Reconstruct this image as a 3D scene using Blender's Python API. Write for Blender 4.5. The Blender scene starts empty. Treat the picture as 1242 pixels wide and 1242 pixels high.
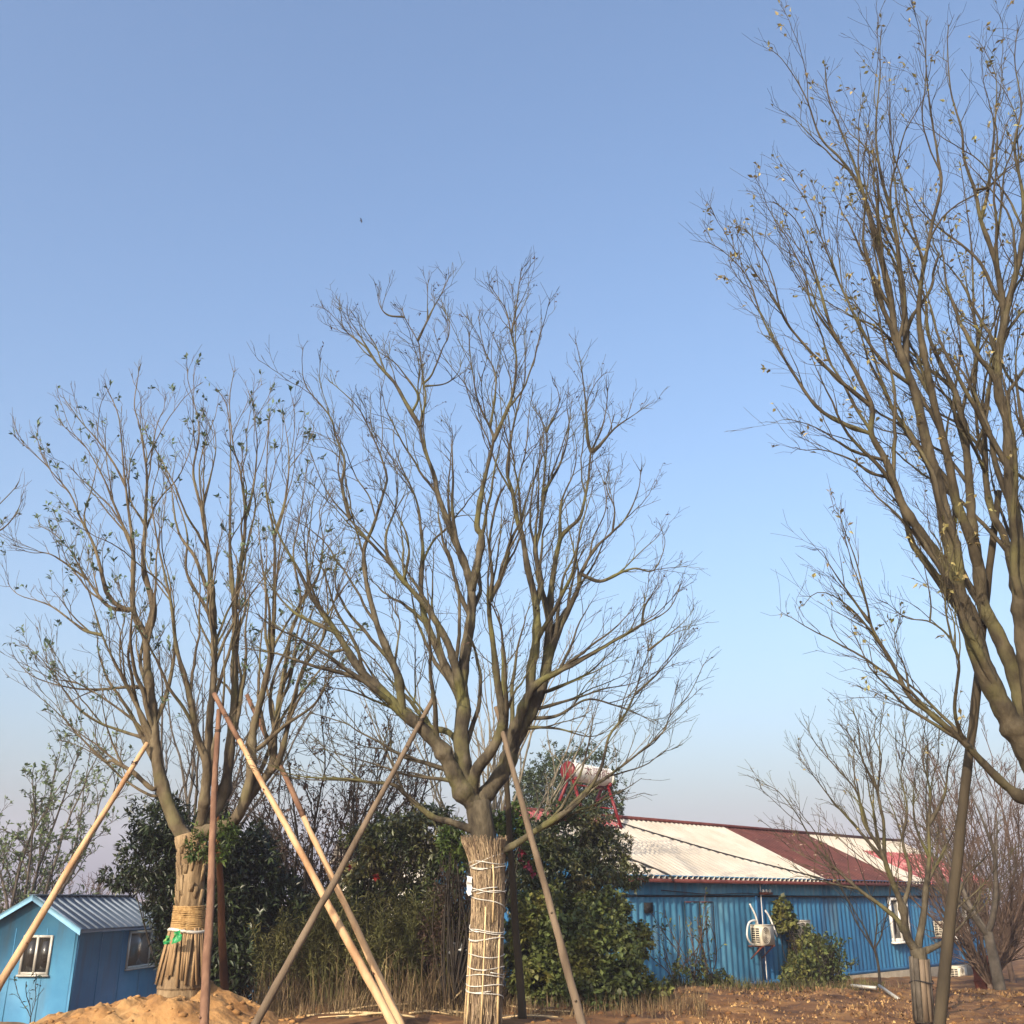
import bpy, math, random
import numpy as np
from mathutils import Vector, Matrix

# ------------------------------------------------------------------ camera, sky, sun, exposure
SC = bpy.context.scene
COL = SC.collection
EYE = np.array([0.0, 0.0, 1.6])
PITCH = math.radians(20.69)
cam_d = bpy.data.cameras.new('camera'); cam = bpy.data.objects.new('camera', cam_d); COL.objects.link(cam)
cam.location = EYE; cam.rotation_euler = (math.pi / 2 + PITCH, 0, 0)
cam_d.sensor_width = 36; cam_d.sensor_height = 36; cam_d.lens = 36; cam_d.clip_end = 8000; cam_d.clip_start = 0.1
SC.camera = cam
SUN_EL = math.radians(27); SUN_H = (-0.46, -0.888)
SUN_DIR = Vector((SUN_H[0] * math.cos(SUN_EL), SUN_H[1] * math.cos(SUN_EL), math.sin(SUN_EL))).normalized()
w = bpy.data.worlds.new('World'); SC.world = w; w.use_nodes = True
wn = w.node_tree.nodes; bg = wn['Background']
sky = wn.new('ShaderNodeTexSky'); sky.sky_type = 'NISHITA'; sky.sun_disc = False
sky.sun_elevation = SUN_EL; sky.sun_rotation = math.atan2(SUN_H[0], SUN_H[1])
sky.air_density = 1.3; sky.dust_density = 5.6; sky.ozone_density = 4.2; sky.altitude = 0
bg.inputs['Strength'].default_value = 0.15
w.node_tree.links.new(sky.outputs[0], bg.inputs[0])
sl = bpy.data.lights.new('sun', 'SUN'); so = bpy.data.objects.new('sun', sl); COL.objects.link(so)
sl.energy = 4.2; sl.angle = math.radians(0.53); sl.color = (1.0, 0.84, 0.64)
so.rotation_euler = (-SUN_DIR).to_track_quat('-Z', 'Y').to_euler()
vs = SC.view_settings
vs.view_transform = 'Standard'; vs.look = 'None'; vs.gamma = 1; vs.exposure = 0.93; vs.use_curve_mapping = False

# ------------------------------------------------------------------ helpers
FW = np.array([0, math.cos(PITCH), math.sin(PITCH)]); UP = np.array([0, -math.sin(PITCH), math.cos(PITCH)])
def ray(px, py):
    return np.array([(px - 621) / 1242, 0, 0]) + UP * ((621 - py) / 1242) + FW
def at(px, py, D):
    r = ray(px, py); return EYE + r * (D / r[1])
def pxm(px, py, D):                       # metres per photo pixel at that place
    return D / ray(px, py)[1] / 1242
def nrm(v): return v / np.maximum(np.linalg.norm(v, axis=-1, keepdims=True), 1e-9)

def tag(o, label=None, cat=None, group=None, kind=None):
    if label: o['label'] = label
    if cat: o['category'] = cat
    if group: o['group'] = group
    if kind: o['kind'] = kind
    return o
def empty(name, loc, label, cat, group=None):
    o = bpy.data.objects.new(name, None); COL.objects.link(o); o.location = loc
    return tag(o, label, cat, group)
def mesh_data(name, V, F, mat=None, smooth=False):
    me = bpy.data.meshes.new(name)
    V = np.asarray(V, dtype=np.float32)
    if not isinstance(F, (list, tuple)) or (len(F) and not hasattr(F[0], 'shape')): F = [np.asarray(F)]
    F = [np.asarray(f, dtype=np.int32) for f in F if len(f)]
    nl = sum(f.size for f in F); nf = sum(len(f) for f in F)
    me.vertices.add(len(V)); me.vertices.foreach_set('co', V.ravel())
    me.loops.add(nl); me.loops.foreach_set('vertex_index', np.concatenate([f.ravel() for f in F]))
    me.polygons.add(nf)
    tot = np.concatenate([np.full(len(f), f.shape[1], dtype=np.int32) for f in F])
    st = np.concatenate([[0], np.cumsum(tot)[:-1]]).astype(np.int32)
    me.polygons.foreach_set('loop_start', st); me.polygons.foreach_set('loop_total', tot)
    if smooth: me.polygons.foreach_set('use_smooth', np.ones(nf, dtype=bool))
    me.update(calc_edges=True); me.validate()
    if mat: me.materials.append(mat)
    return me
def mk(name, V, F, mat, parent=None, smooth=False):
    """V in world coordinates; a child keeps its place under its parent's location."""
    V = np.asarray(V, dtype=np.float64)
    o = bpy.data.objects.new(name, None if False else mesh_data(name, V, F, mat, smooth)); COL.objects.link(o)
    if parent:
        o.parent = parent
        wl = Vector((0, 0, 0)); p = parent
        while p: wl += p.location; p = p.parent
        o.location = -wl
    return o
class MB:
    def __init__(s): s.V = []; s.Q = []; s.T = []; s.n = 0
    def add(s, V, Q=None, T=None):
        V = np.asarray(V, float)
        if Q is not None and len(Q): s.Q.append(np.asarray(Q) + s.n)
        if T is not None and len(T): s.T.append(np.asarray(T) + s.n)
        s.V.append(V); s.n += len(V); return s
    def box(s, c, ax, ay, az):            # centre and three half-axis vectors
        c, ax, ay, az = map(lambda a: np.asarray(a, float), (c, ax, ay, az))
        V = [c + i * ax + j * ay + k * az for k in (-1, 1) for j in (-1, 1) for i in (-1, 1)]
        return s.add(V, [[0, 2, 3, 1], [4, 5, 7, 6], [0, 1, 5, 4], [2, 6, 7, 3], [0, 4, 6, 2], [1, 3, 7, 5]])
    def tube(s, P, R, n=6, cap=True):
        P = np.asarray(P, float); R = np.broadcast_to(np.asarray(R, float), (len(P),))
        t = np.gradient(P, axis=0); t = nrm(t)
        d = P[-1] - P[0]; ref = np.array([1.0, 0.13, 0.07]) if abs(d[0]) < 0.7 * np.linalg.norm(d) + 1e-9 else np.array([0.1, 0.15, 1.0])
        u = nrm(np.cross(t, ref)); v = np.cross(t, u)
        a = np.arange(n) * (2 * math.pi / n)
        ring = P[:, None] + R[:, None, None] * (np.cos(a)[None, :, None] * u[:, None] + np.sin(a)[None, :, None] * v[:, None])
        m = len(P); i = np.arange(m - 1)[:, None] * n; j = np.arange(n)[None]; j2 = (j + 1) % n
        Q = np.stack([i + j, i + j2, i + n + j2, i + n + j], -1).reshape(-1, 4)
        V = ring.reshape(-1, 3); T = []
        if cap:
            V = np.vstack([V, P[0], P[-1]]); k = np.arange(n)
            T = np.vstack([np.stack([(k + 1) % n, k, np.full(n, m * n)], -1), np.stack([(m - 1) * n + k, (m - 1) * n + (k + 1) % n, np.full(n, m * n + 1)], -1)])
        return s.add(V, Q, T)
    def build(s, name, mat, parent=None, smooth=False):
        F = []
        if s.Q: F.append(np.vstack(s.Q))
        if s.T: F.append(np.vstack(s.T))
        return mk(name, np.vstack(s.V), F, mat, parent, smooth)
def spline(P, step):
    P = np.asarray(P, float)
    if len(P) < 3:
        n = max(2, int(np.linalg.norm(P[-1] - P[0]) / step)); return P[0] + (P[-1] - P[0]) * np.linspace(0, 1, n + 1)[:, None]
    Q = np.vstack([2 * P[0] - P[1], P, 2 * P[-1] - P[-2]]); out = []
    for i in range(1, len(Q) - 2):
        a, b, c, d = Q[i - 1:i + 3]; n = max(2, int(np.linalg.norm((c - b)[:3]) / step)); t = np.linspace(0, 1, n, endpoint=False)[:, None]
        out.append(0.5 * (2 * b + (c - a) * t + (2 * a - 5 * b + 4 * c - d) * t ** 2 + (3 * b - a - 3 * c + d) * t ** 3))
    return np.vstack(out + [Q[-2][None]])
def vnoise(x, y, seed=0):
    xi = np.floor(x).astype(np.int64); yi = np.floor(y).astype(np.int64); fx = x - xi; fy = y - yi
    fx = fx * fx * (3 - 2 * fx); fy = fy * fy * (3 - 2 * fy)
    def h(a, b):
        n = (a * 374761393 + b * 668265263 + seed * 982451653) & 0x7fffffff
        n = ((n ^ (n >> 13)) * 1274126177) & 0x7fffffff
        return ((n ^ (n >> 16)) & 0xffff) / 65535.0
    return (h(xi, yi) * (1 - fx) + h(xi + 1, yi) * fx) * (1 - fy) + (h(xi, yi + 1) * (1 - fx) + h(xi + 1, yi + 1) * fx) * fy
def sst(a, b, x):
    t = np.clip((np.asarray(x, float) - a) / (b - a), 0, 1); return t * t * (3 - 2 * t)

# ------------------------------------------------------------------ materials
LIGHT = {'leaf_greygreen': 1.2, 'leaf_yellowgreen': 1.3, 'leaf_sage': .85, 'roof_cream': .56, 'cabin_blue': .62, 'leaf_evergreen': .6, 'leaf_glossy': .78, 'leaf_vine': .95, 'bark_olive': .33, 'bark_mossy': .27, 'bark_tan': .48, 'bark_dark': .45, 'bark_grey': .5, 'shed_blue': .8, 'shed_deep_blue': .8, 'pole_weathered': .48, 'pole_dark': .38, 'weed_green': .85, 'red_paint': .32, 'tank_cream': .8, 'white_frame': .8, 'plastic_twine': .62, 'rib_sun_highlight': .5, 'soil': .46, 'soil_ochre': .52, 'straw': .62, 'split_bamboo': .75, 'peeled_wood': .66, 'ac_cream': .8, 'far_white_wall': .8, 'white_plastic': .8}
def mat(name, cols, scale=4.0, rough=0.8, bump=0.0, bscale=None, stretch=(1, 1, 1), detail=6, coord='Object', island=0.0, trans=0.0, metal=0.0, contrast=(0.35, 0.65), spec=0.3, extra=None):
    cols = [tuple(v * LIGHT.get(name, .66) for v in c) for c in cols]
    m = bpy.data.materials.new(name); m.use_nodes = True; nt = m.node_tree; N = nt.nodes; L = nt.links
    b = N['Principled BSDF']; b.inputs['Roughness'].default_value = rough; b.inputs['Metallic'].default_value = metal
    b.inputs['Specular IOR Level'].default_value = spec
    tc = N.new('ShaderNodeTexCoord'); mp = N.new('ShaderNodeMapping'); mp.inputs['Scale'].default_value = stretch
    L.new(tc.outputs[coord], mp.inputs[0])
    nz = N.new('ShaderNodeTexNoise'); nz.inputs['Scale'].default_value = scale; nz.inputs['Detail'].default_value = detail; nz.inputs['Roughness'].default_value = 0.62
    L.new(mp.outputs[0], nz.inputs[0])
    rp = N.new('ShaderNodeValToRGB'); e = rp.color_ramp.elements
    lo, hi = contrast
    for i, c in enumerate(cols):
        p = lo + (hi - lo) * i / max(1, len(cols) - 1)
        if i < 2: el = e[i]; el.position = p
        else: el = e.new(p)
        el.color = (*c, 1)
    L.new(nz.outputs[0], rp.inputs[0]); out = rp.outputs[0]
    if island:
        g = N.new('ShaderNodeNewGeometry'); hs = N.new('ShaderNodeHueSaturation')
        mr = N.new('ShaderNodeMapRange'); mr.inputs['To Min'].default_value = 1 - island; mr.inputs['To Max'].default_value = 1 + island
        L.new(g.outputs['Random Per Island'], mr.inputs[0]); L.new(mr.outputs[0], hs.inputs['Value'])
        mh = N.new('ShaderNodeMath'); mh.operation = 'MULTIPLY_ADD'; mh.inputs[1].default_value = 0.05 * island; mh.inputs[2].default_value = 0.5 - 0.03 * island
        L.new(g.outputs['Random Per Island'], mh.inputs[0]); L.new(mh.outputs[0], hs.inputs['Hue'])
        L.new(out, hs.inputs['Color']); out = hs.outputs[0]
    if extra: out = extra(nt, out, mp)
    L.new(out, b.inputs['Base Color'])
    if bump:
        n2 = N.new('ShaderNodeTexNoise'); n2.inputs['Scale'].default_value = bscale or scale * 3; n2.inputs['Detail'].default_value = 8
        L.new(mp.outputs[0], n2.inputs[0]); bp = N.new('ShaderNodeBump'); bp.inputs['Strength'].default_value = 1.0; bp.inputs['Distance'].default_value = bump
        L.new(n2.outputs[0], bp.inputs['Height']); L.new(bp.outputs[0], b.inputs['Normal'])
    if trans:
        tr = N.new('ShaderNodeBsdfTranslucent'); mx = N.new('ShaderNodeMixShader'); mx.inputs[0].default_value = trans
        L.new(out, tr.inputs[0]); L.new(b.outputs[0], mx.inputs[1]); L.new(tr.outputs[0], mx.inputs[2]); L.new(mx.outputs[0], N['Material Output'].inputs[0])
    return m
def stain(color, scale, lo, hi, stretch=(1, 1, 1)):
    color = tuple(.68 * v for v in color)
    def f(nt, out, mp):
        N = nt.nodes; L = nt.links
        m2 = N.new('ShaderNodeMapping'); m2.inputs['Scale'].default_value = stretch; tc = N.new('ShaderNodeTexCoord'); L.new(tc.outputs['Object'], m2.inputs[0])
        nz = N.new('ShaderNodeTexNoise'); nz.inputs['Scale'].default_value = scale; nz.inputs['Detail'].default_value = 7; L.new(m2.outputs[0], nz.inputs[0])
        mr = N.new('ShaderNodeMapRange'); mr.inputs['From Min'].default_value = lo; mr.inputs['From Max'].default_value = hi; L.new(nz.outputs[0], mr.inputs[0])
        mx = N.new('ShaderNodeMix'); mx.data_type = 'RGBA'; L.new(mr.outputs[0], mx.inputs[0]); L.new(out, mx.inputs[6]); mx.inputs[7].default_value = (*color, 1)
        return mx.outputs[2]
    return f
M = {}
M['bark_c'] = mat('bark_olive', [(0.05, 0.039, 0.027), (0.145, 0.118, 0.075), (0.28, 0.235, 0.155)], 6, 0.9, 0.02, 20, (1, 1, 0.5), extra=stain((0.14, 0.135, 0.045), 1.6, 0.5, 0.7))
M['bark_l'] = mat('bark_tan', [(0.085, 0.062, 0.038), (0.18, 0.138, 0.085), (0.28, 0.225, 0.14)], 5, 0.9, 0.014, 22, (1, 1, 0.4), extra=stain((0.13, 0.12, 0.05), 1.8, 0.52, 0.72))
M['bark_r'] = mat('bark_mossy', [(0.07, 0.052, 0.03), (0.15, 0.118, 0.07), (0.26, 0.21, 0.13)], 6, 0.9, 0.018, 22, (1, 1, 0.5), extra=stain((0.12, 0.11, 0.045), 2.2, 0.5, 0.7))
M['bark_old'] = mat('bark_rough', [(0.10, 0.065, 0.035), (0.24, 0.165, 0.09), (0.36, 0.26, 0.15)], 7, 0.95, 0.03, 16, (1, 1, 0.25))
M['bark_dark'] = mat('bark_dark', [(0.028, 0.022, 0.017), (0.07, 0.055, 0.04)], 6, 0.95, 0.01)
M['bark_grey'] = mat('bark_grey', [(0.09, 0.075, 0.058), (0.19, 0.16, 0.125)], 6, 0.95, 0.01)
M['bark_pale'] = mat('bark_pale', [(0.17, 0.145, 0.10), (0.30, 0.26, 0.19)], 6, 0.95, 0.01)
M['bark_red'] = mat('twig_brown', [(0.08, 0.05, 0.036), (0.16, 0.11, 0.08)], 6, 0.95)
M['leaf_blue'] = mat('leaf_greygreen', [(0.055, 0.085, 0.055), (0.10, 0.14, 0.085)], 3, 0.6, island=0.4, trans=0.25)
M['leaf_dead'] = mat('leaf_dead', [(0.05, 0.03, 0.02), (0.12, 0.07, 0.04)], 3, 0.7, island=0.4, trans=0.15)
M['leaf_yellow'] = mat('leaf_yellowgreen', [(0.12, 0.12, 0.04), (0.26, 0.20, 0.09)], 1.5, 0.6, island=0.5, trans=0.3)
M['leaf_sage'] = mat('leaf_sage', [(0.09, 0.13, 0.06), (0.17, 0.22, 0.10)], 2, 0.6, island=0.4, trans=0.3)
M['leaf_ever'] = mat('leaf_evergreen', [(0.018, 0.032, 0.014), (0.05, 0.07, 0.024)], 1.6, 0.42, island=0.5, trans=0.12, spec=0.5)
M['leaf_mag'] = mat('leaf_glossy', [(0.022, 0.04, 0.016), (0.07, 0.085, 0.028), (0.13, 0.11, 0.04)], 1.4, 0.42, island=0.5, trans=0.14, spec=0.5)
M['leaf_vine'] = mat('leaf_vine', [(0.035, 0.05, 0.015), (0.085, 0.105, 0.03), (0.16, 0.15, 0.035)], 1.4, 0.55, island=0.5, trans=0.25)
M['leaf_fresh'] = mat('leaf_fresh', [(0.05, 0.09, 0.02), (0.12, 0.17, 0.04)], 2, 0.5, island=0.4, trans=0.3)
M['leaf_brown'] = mat('leaf_brown', [(0.045, 0.028, 0.022), (0.10, 0.058, 0.042)], 2, 0.7, island=0.5, trans=0.2)
M['leaf_far'] = mat('leaf_far', [(0.03, 0.05, 0.02), (0.07, 0.095, 0.035)], 1, 0.6, island=0.4, trans=0.1)
M['weed'] = mat('weed_green', [(0.06, 0.065, 0.02), (0.14, 0.13, 0.045)], 1, 0.7, island=0.5, trans=0.3)
M['straw_weed'] = mat('weed_dry', [(0.13, 0.085, 0.042), (0.28, 0.20, 0.105)], 1, 0.8, island=0.6, trans=0.2)
M['soil'] = mat('soil', [(0.09, 0.04, 0.016), (0.26, 0.12, 0.042), (0.46, 0.245, 0.088)], 1.3, 0.95, 0.03, 9, detail=10)
M['mound'] = mat('soil_ochre', [(0.30, 0.145, 0.05), (0.50, 0.27, 0.10), (0.64, 0.38, 0.155)], 1.6, 0.95, 0.03, 11, detail=10)
M['litter'] = mat('litter', [(0.14, 0.075, 0.035), (0.42, 0.25, 0.11)], 1, 0.9, island=0.7)
M['pole_tan'] = mat('peeled_wood', [(0.36, 0.20, 0.10), (0.58, 0.37, 0.20), (0.68, 0.47, 0.27)], 3, 0.75, 0.003, 30, (1, 1, 0.18), extra=stain((0.17, 0.085, 0.045), 3.4, 0.60, 0.68, (1, 1, 0.35)))
M['pole_bark'] = mat('pole_bark', [(0.14, 0.07, 0.045), (0.28, 0.16, 0.10)], 6, 0.9, 0.006, 30, (1, 1, 0.3))
M['pole_grey'] = mat('pole_weathered', [(0.16, 0.115, 0.075), (0.30, 0.225, 0.155)], 5, 0.9, 0.005, 30, (1, 1, 0.25))
M['pole_dark'] = mat('pole_dark', [(0.055, 0.042, 0.026), (0.12, 0.092, 0.055)], 5, 0.9, 0.005, 30, (1, 1, 0.25))
M['pole_rust'] = mat('pole_redbrown', [(0.10, 0.038, 0.016), (0.30, 0.12, 0.045)], 4, 0.8, 0.005, 24, (1, 1, 0.25))
M['straw'] = mat('straw', [(0.20, 0.14, 0.085), (0.46, 0.345, 0.22)], 6, 0.9, island=0.55)
M['straw_core'] = mat('straw_core', [(0.11, 0.07, 0.04), (0.30, 0.21, 0.12)], 9, 0.95, 0.02, 30, (1, 1, 0.08))
M['stick'] = mat('split_bamboo', [(0.42, 0.29, 0.14), (0.66, 0.50, 0.28)], 4, 0.7, 0.003, 30, (1, 1, 0.12), island=0.2)
M['slat'] = mat('wood_slat', [(0.24, 0.15, 0.075), (0.44, 0.29, 0.15)], 5, 0.85, 0.005, 30, (1, 1, 0.12), island=0.3)
M['coir'] = mat('coir_rope', [(0.32, 0.19, 0.075), (0.54, 0.35, 0.15)], 14, 0.95, 0.006, 60)
M['twine'] = mat('plastic_twine', [(0.60, 0.57, 0.50), (0.80, 0.77, 0.70)], 8, 0.6)
M['greenbag'] = mat('green_plastic', [(0.02, 0.30, 0.09), (0.05, 0.45, 0.16), (0.55, 0.55, 0.10)], 9, 0.35, trans=0.3, contrast=(0.35, 0.75))
M['whiteplastic'] = mat('white_plastic', [(0.65, 0.65, 0.62), (0.82, 0.82, 0.80)], 5, 0.4, trans=0.3)
M['blue'] = mat('cabin_blue', [(0.05, 0.21, 0.385), (0.08, 0.28, 0.47)], 1.2, 0.65, extra=stain((0.075, 0.15, 0.22), 2.2, 0.50, 0.78, (1.6, 1.6, 0.22)))
M['blue_trim'] = mat('trim_blue', [(0.20, 0.42, 0.60), (0.27, 0.50, 0.68)], 2, 0.5)
M['blue_shed'] = mat('shed_blue', [(0.04, 0.16, 0.28), (0.065, 0.24, 0.39), (0.12, 0.30, 0.42)], 1.0, 0.6, 0.0, None, (1, 1, 0.35), extra=stain((0.16, 0.12, 0.09), 1.7, 0.60, 0.8, (1, 1, 0.25)))
M['blue_deep'] = mat('shed_deep_blue', [(0.018, 0.09, 0.21), (0.03, 0.155, 0.33), (0.055, 0.21, 0.37)], 1.0, 0.6, 0.0, None, (1, 1, 0.35), extra=stain((0.10, 0.12, 0.12), 1.3, 0.55, 0.8, (1, 1, 0.25)))  # on the far shed wall this darker blue stands in for tree shade
M['dark_gap'] = mat('dark_gap', [(0.015, 0.015, 0.017), (0.03, 0.03, 0.03)], 3, 0.9)
M['roof_slate'] = mat('steel_roof_blue', [(0.05, 0.075, 0.11), (0.085, 0.115, 0.155)], 3, 0.5, metal=0.0)
M['rib_sunlit'] = mat('rib_sun_highlight', [(0.30, 0.36, 0.42), (0.42, 0.48, 0.55)], 3, 0.4, metal=0.2)  # lighter than the roof: paints the sun catching the ribs into their colour
M['roof_cream'] = mat('roof_cream', [(0.62, 0.55, 0.45), (0.76, 0.70, 0.60)], 1.2, 0.6, extra=stain((0.36, 0.30, 0.24), 2.2, 0.64, 0.95))
M['roof_red'] = mat('roof_darkred', [(0.075, 0.024, 0.018), (0.14, 0.045, 0.034)], 2, 0.7, extra=stain((0.55, 0.42, 0.32), 6, 0.66, 0.72, (0.6, 0.6, 3)))
M['roof_pink'] = mat('roof_pink', [(0.32, 0.07, 0.075), (0.50, 0.14, 0.14)], 2, 0.6, extra=stain((0.66, 0.42, 0.36), 3, 0.55, 0.7))
M['redtrim'] = mat('trim_maroon', [(0.11, 0.028, 0.024), (0.17, 0.045, 0.038)], 3, 0.7)
M['redsteel'] = mat('red_paint', [(0.30, 0.014, 0.022), (0.40, 0.03, 0.04)], 3, 0.45)
M['tank'] = mat('tank_cream', [(0.70, 0.67, 0.58), (0.78, 0.75, 0.67)], 1, 0.35)
M['ac'] = mat('ac_cream', [(0.62, 0.55, 0.42), (0.74, 0.67, 0.54)], 3, 0.5, extra=stain((0.40, 0.32, 0.22), 3, 0.6, 0.8))
M['white'] = mat('white_frame', [(0.62, 0.60, 0.56), (0.76, 0.74, 0.70)], 3, 0.5)
M['alu'] = mat('aluminium_frame', [(0.50, 0.48, 0.42), (0.62, 0.60, 0.54)], 3, 0.45, metal=0.3)
M['pane'] = mat('window_glass', [(0.022, 0.02, 0.016), (0.04, 0.036, 0.03)], 1.0, 0.08, spec=0.5)
M['pane_tan'] = mat('window_curtain_glass', [(0.10, 0.08, 0.05), (0.14, 0.11, 0.075)], 1.0, 0.15, spec=0.5)
M['concrete'] = mat('concrete', [(0.22, 0.18, 0.13), (0.36, 0.31, 0.24)], 3, 0.9, 0.01)
M['rust'] = mat('rust', [(0.13, 0.035, 0.02), (0.26, 0.075, 0.04)], 5, 0.8)
M['wall_white'] = mat('far_white_wall', [(0.62, 0.59, 0.54), (0.74, 0.71, 0.66)], 1, 0.8)
M['cable'] = mat('black_cable', [(0.02, 0.018, 0.018), (0.04, 0.035, 0.035)], 3, 0.7)
M['brick'] = mat('brick_red', [(0.36, 0.15, 0.08), (0.50, 0.24, 0.13)], 9, 0.9, 0.006)
M['flower'] = mat('flower_red', [(0.40, 0.03, 0.03), (0.55, 0.08, 0.05)], 6, 0.6, trans=0.2)
M['flower_pink'] = mat('leaf_crimson', [(0.30, 0.03, 0.06), (0.45, 0.07, 0.11)], 6, 0.6, trans=0.2)

# ------------------------------------------------------------------ ground
def gz(x, y):
    x = np.asarray(x, float); y = np.asarray(y, float)
    left = sst(-2.0, -7.0, x)
    zl = -0.30 * sst(12.5, 17, y) - 1.15 * sst(17, 27, y)
    zr = -0.58 * sst(20.5, 27.5, y) - 0.38 * sst(29, 42, y)
    z = zl * left + zr * (1 - left)
    z = z - 0.5 * sst(60, 400, np.hypot(x, y))
    fade = 1 - sst(40, 90, np.hypot(x, y))
    z = z + fade * (0.10 * (vnoise(x * 0.55, y * 0.55, 3) - 0.5) + 0.10 * (vnoise(x * 1.9, y * 1.9, 5) - 0.5) + 0.05 * (vnoise(x * 5.1, y * 5.1, 7) - 0.5))
    return z
def axis(fine0, fine1, step, far):
    a = list(np.arange(fine0, fine1, step)); s = step
    hi = [a[-1]]
    while hi[-1] < far: s *= 1.25; hi.append(hi[-1] + s)
    lo = [a[0]]; s = step
    while lo[-1] > -far: s *= 1.25; lo.append(lo[-1] - s)
    return np.array(lo[:0:-1] + a + hi[1:])
gx = axis(-12, 20, 0.13, 5000); gy = axis(9, 33, 0.13, 5000)
X, Y = np.meshgrid(gx, gy); Z = gz(X, Y); nx, ny = len(gx), len(gy)
i = (np.arange(ny - 1)[:, None] * nx + np.arange(nx - 1)[None]).ravel()
g = mk('ground', np.stack([X.ravel(), Y.ravel(), Z.ravel()], -1), [np.stack([i, i + 1, i + nx + 1, i + nx], -1)], M['soil'], smooth=True); g['kind'] = 'structure'
def gz1(x, y): return float(gz(np.array([x]), np.array([y]))[0])

MC = at(198, 1200, 16.0)                          # middle of the heap under the left tree
def mound_h(x, y):
    dx = (x - MC[0]) / 1.95; dy = (y - 15.9) / 1.7
    q = np.sqrt(dx * dx + dy * dy)
    n = 0.30 * (vnoise(x * 2.1, y * 2.1, 11) - 0.5) + 0.16 * (vnoise(x * 5.5, y * 5.5, 13) - 0.5) + 0.10 * (vnoise(x * 13, y * 13, 17) - 0.5)
    return (0.47 + n) * (1 - sst(0.35, 1.12, q + 0.25 * (vnoise(x * 1.7, y * 1.7, 19) - 0.5))) - 0.12
mx_ = np.arange(MC[0] - 2.5, MC[0] + 2.5, 0.05); my_ = np.arange(13.6, 18.2, 0.05); X, Y = np.meshgrid(mx_, my_)
Z = gz(X, Y) * 0.25 - 0.03 + mound_h(X, Y) - 0.25 * sst(0.8, 1.3, np.hypot((X - MC[0]) / 1.95, (Y - 15.9) / 1.7)); nx, ny = X.shape[1], X.shape[0]
i = (np.arange(ny - 1)[:, None] * nx + np.arange(nx - 1)[None]).ravel()
mo = mk('soil_mound', np.stack([X.ravel(), Y.ravel(), Z.ravel()], -1), [np.stack([i, i + 1, i + nx + 1, i + nx], -1)], M['mound'], smooth=True); mo['kind'] = 'structure'
def mound_z(x, y):
    x = np.array([x]); y = np.array([y])
    return float(max(gz(x, y)[0], (gz(x, y) * 0.25 - 0.03 + mound_h(x, y) - 0.25 * sst(0.8, 1.3, np.hypot((x - MC[0]) / 1.95, (y - 15.9) / 1.7)))[0]))

rs = np.random.RandomState(5)
def clods(name, pts, sizes, m, label):
    b = MB(); P = []
    ico = np.array([[0, 0, 1], [.89, 0, .45], [.28, .85, .45], [-.72, .53, .45], [-.72, -.53, .45], [.28, -.85, .45], [.72, .53, -.45], [-.28, .85, -.45], [-.89, 0, -.45], [-.28, -.85, -.45], [.72, -.53, -.45], [0, 0, -1]])
    T = np.array([[0, 1, 2], [0, 2, 3], [0, 3, 4], [0, 4, 5], [0, 5, 1], [1, 6, 2], [2, 7, 3], [3, 8, 4], [4, 9, 5], [5, 10, 1], [6, 7, 2], [7, 8, 3], [8, 9, 4], [9, 10, 5], [10, 6, 1], [11, 7, 6], [11, 8, 7], [11, 9, 8], [11, 10, 9], [11, 6, 10]])
    for p, s in zip(pts, sizes):
        b.add(np.asarray(p) + ico * (1 + 0.5 * (rs.rand(12, 1) - 0.5)) * s * np.array([1 + .5 * rs.rand(), 1 + .5 * rs.rand(), .75]), None, T)
    return tag(b.build(name, m), label, 'soil', kind='stuff')
pts = [];
for _ in range(420):
    x = MC[0] + rs.uniform(-1.9, 2.1); y = rs.uniform(14, 17); pts.append((x, y, mound_z(x, y)))
clods('soil_clods', pts, 0.012 + 0.05 * rs.rand(420) ** 3, M['mound'], 'loose ochre clods lying on the heap under the left tree')
pts = []
for _ in range(1500):
    x = rs.uniform(-2, 13); y = rs.uniform(14.5, 25); pts.append((x, y, gz1(x, y)))
clods('soil_crumbs', pts, 0.012 + 0.045 * rs.rand(1500) ** 4, M['soil'], 'brown soil crumbs strewn over the bare ground')

# ------------------------------------------------------------------ leaves
LT = np.array([[0, 0, 0], [.45, -.5, .10], [.5, 0, 0], [.45, .5, .10], [1, 0, -.12]])
LF = np.array([[0, 1, 2], [0, 2, 3], [1, 4, 2], [2, 4, 3]])
def leaves(C, Dr, ln, wd, R):
    """One folded leaf at every C along Dr."""
    C = np.asarray(C, float); n = len(C); Dr = nrm(np.asarray(Dr, float)); s = nrm(np.cross(Dr, nrm(R.normal(size=(n, 3)) * [.6, .6, .3] + [0, 0, 1.0])))
    nn = np.cross(s, Dr)
    ln = np.broadcast_to(ln, (n,)); wd = np.broadcast_to(wd, (n,))
    V = C[:, None] + LT[None, :, 0:1] * (ln[:, None, None] * Dr[:, None]) + LT[None, :, 1:2] * (wd[:, None, None] * s[:, None]) + LT[None, :, 2:3] * (ln[:, None, None] * nn[:, None])
    return V.reshape(-1, 3), (LF[None] + 5 * np.arange(n)[:, None, None]).reshape(-1, 3)

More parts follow.
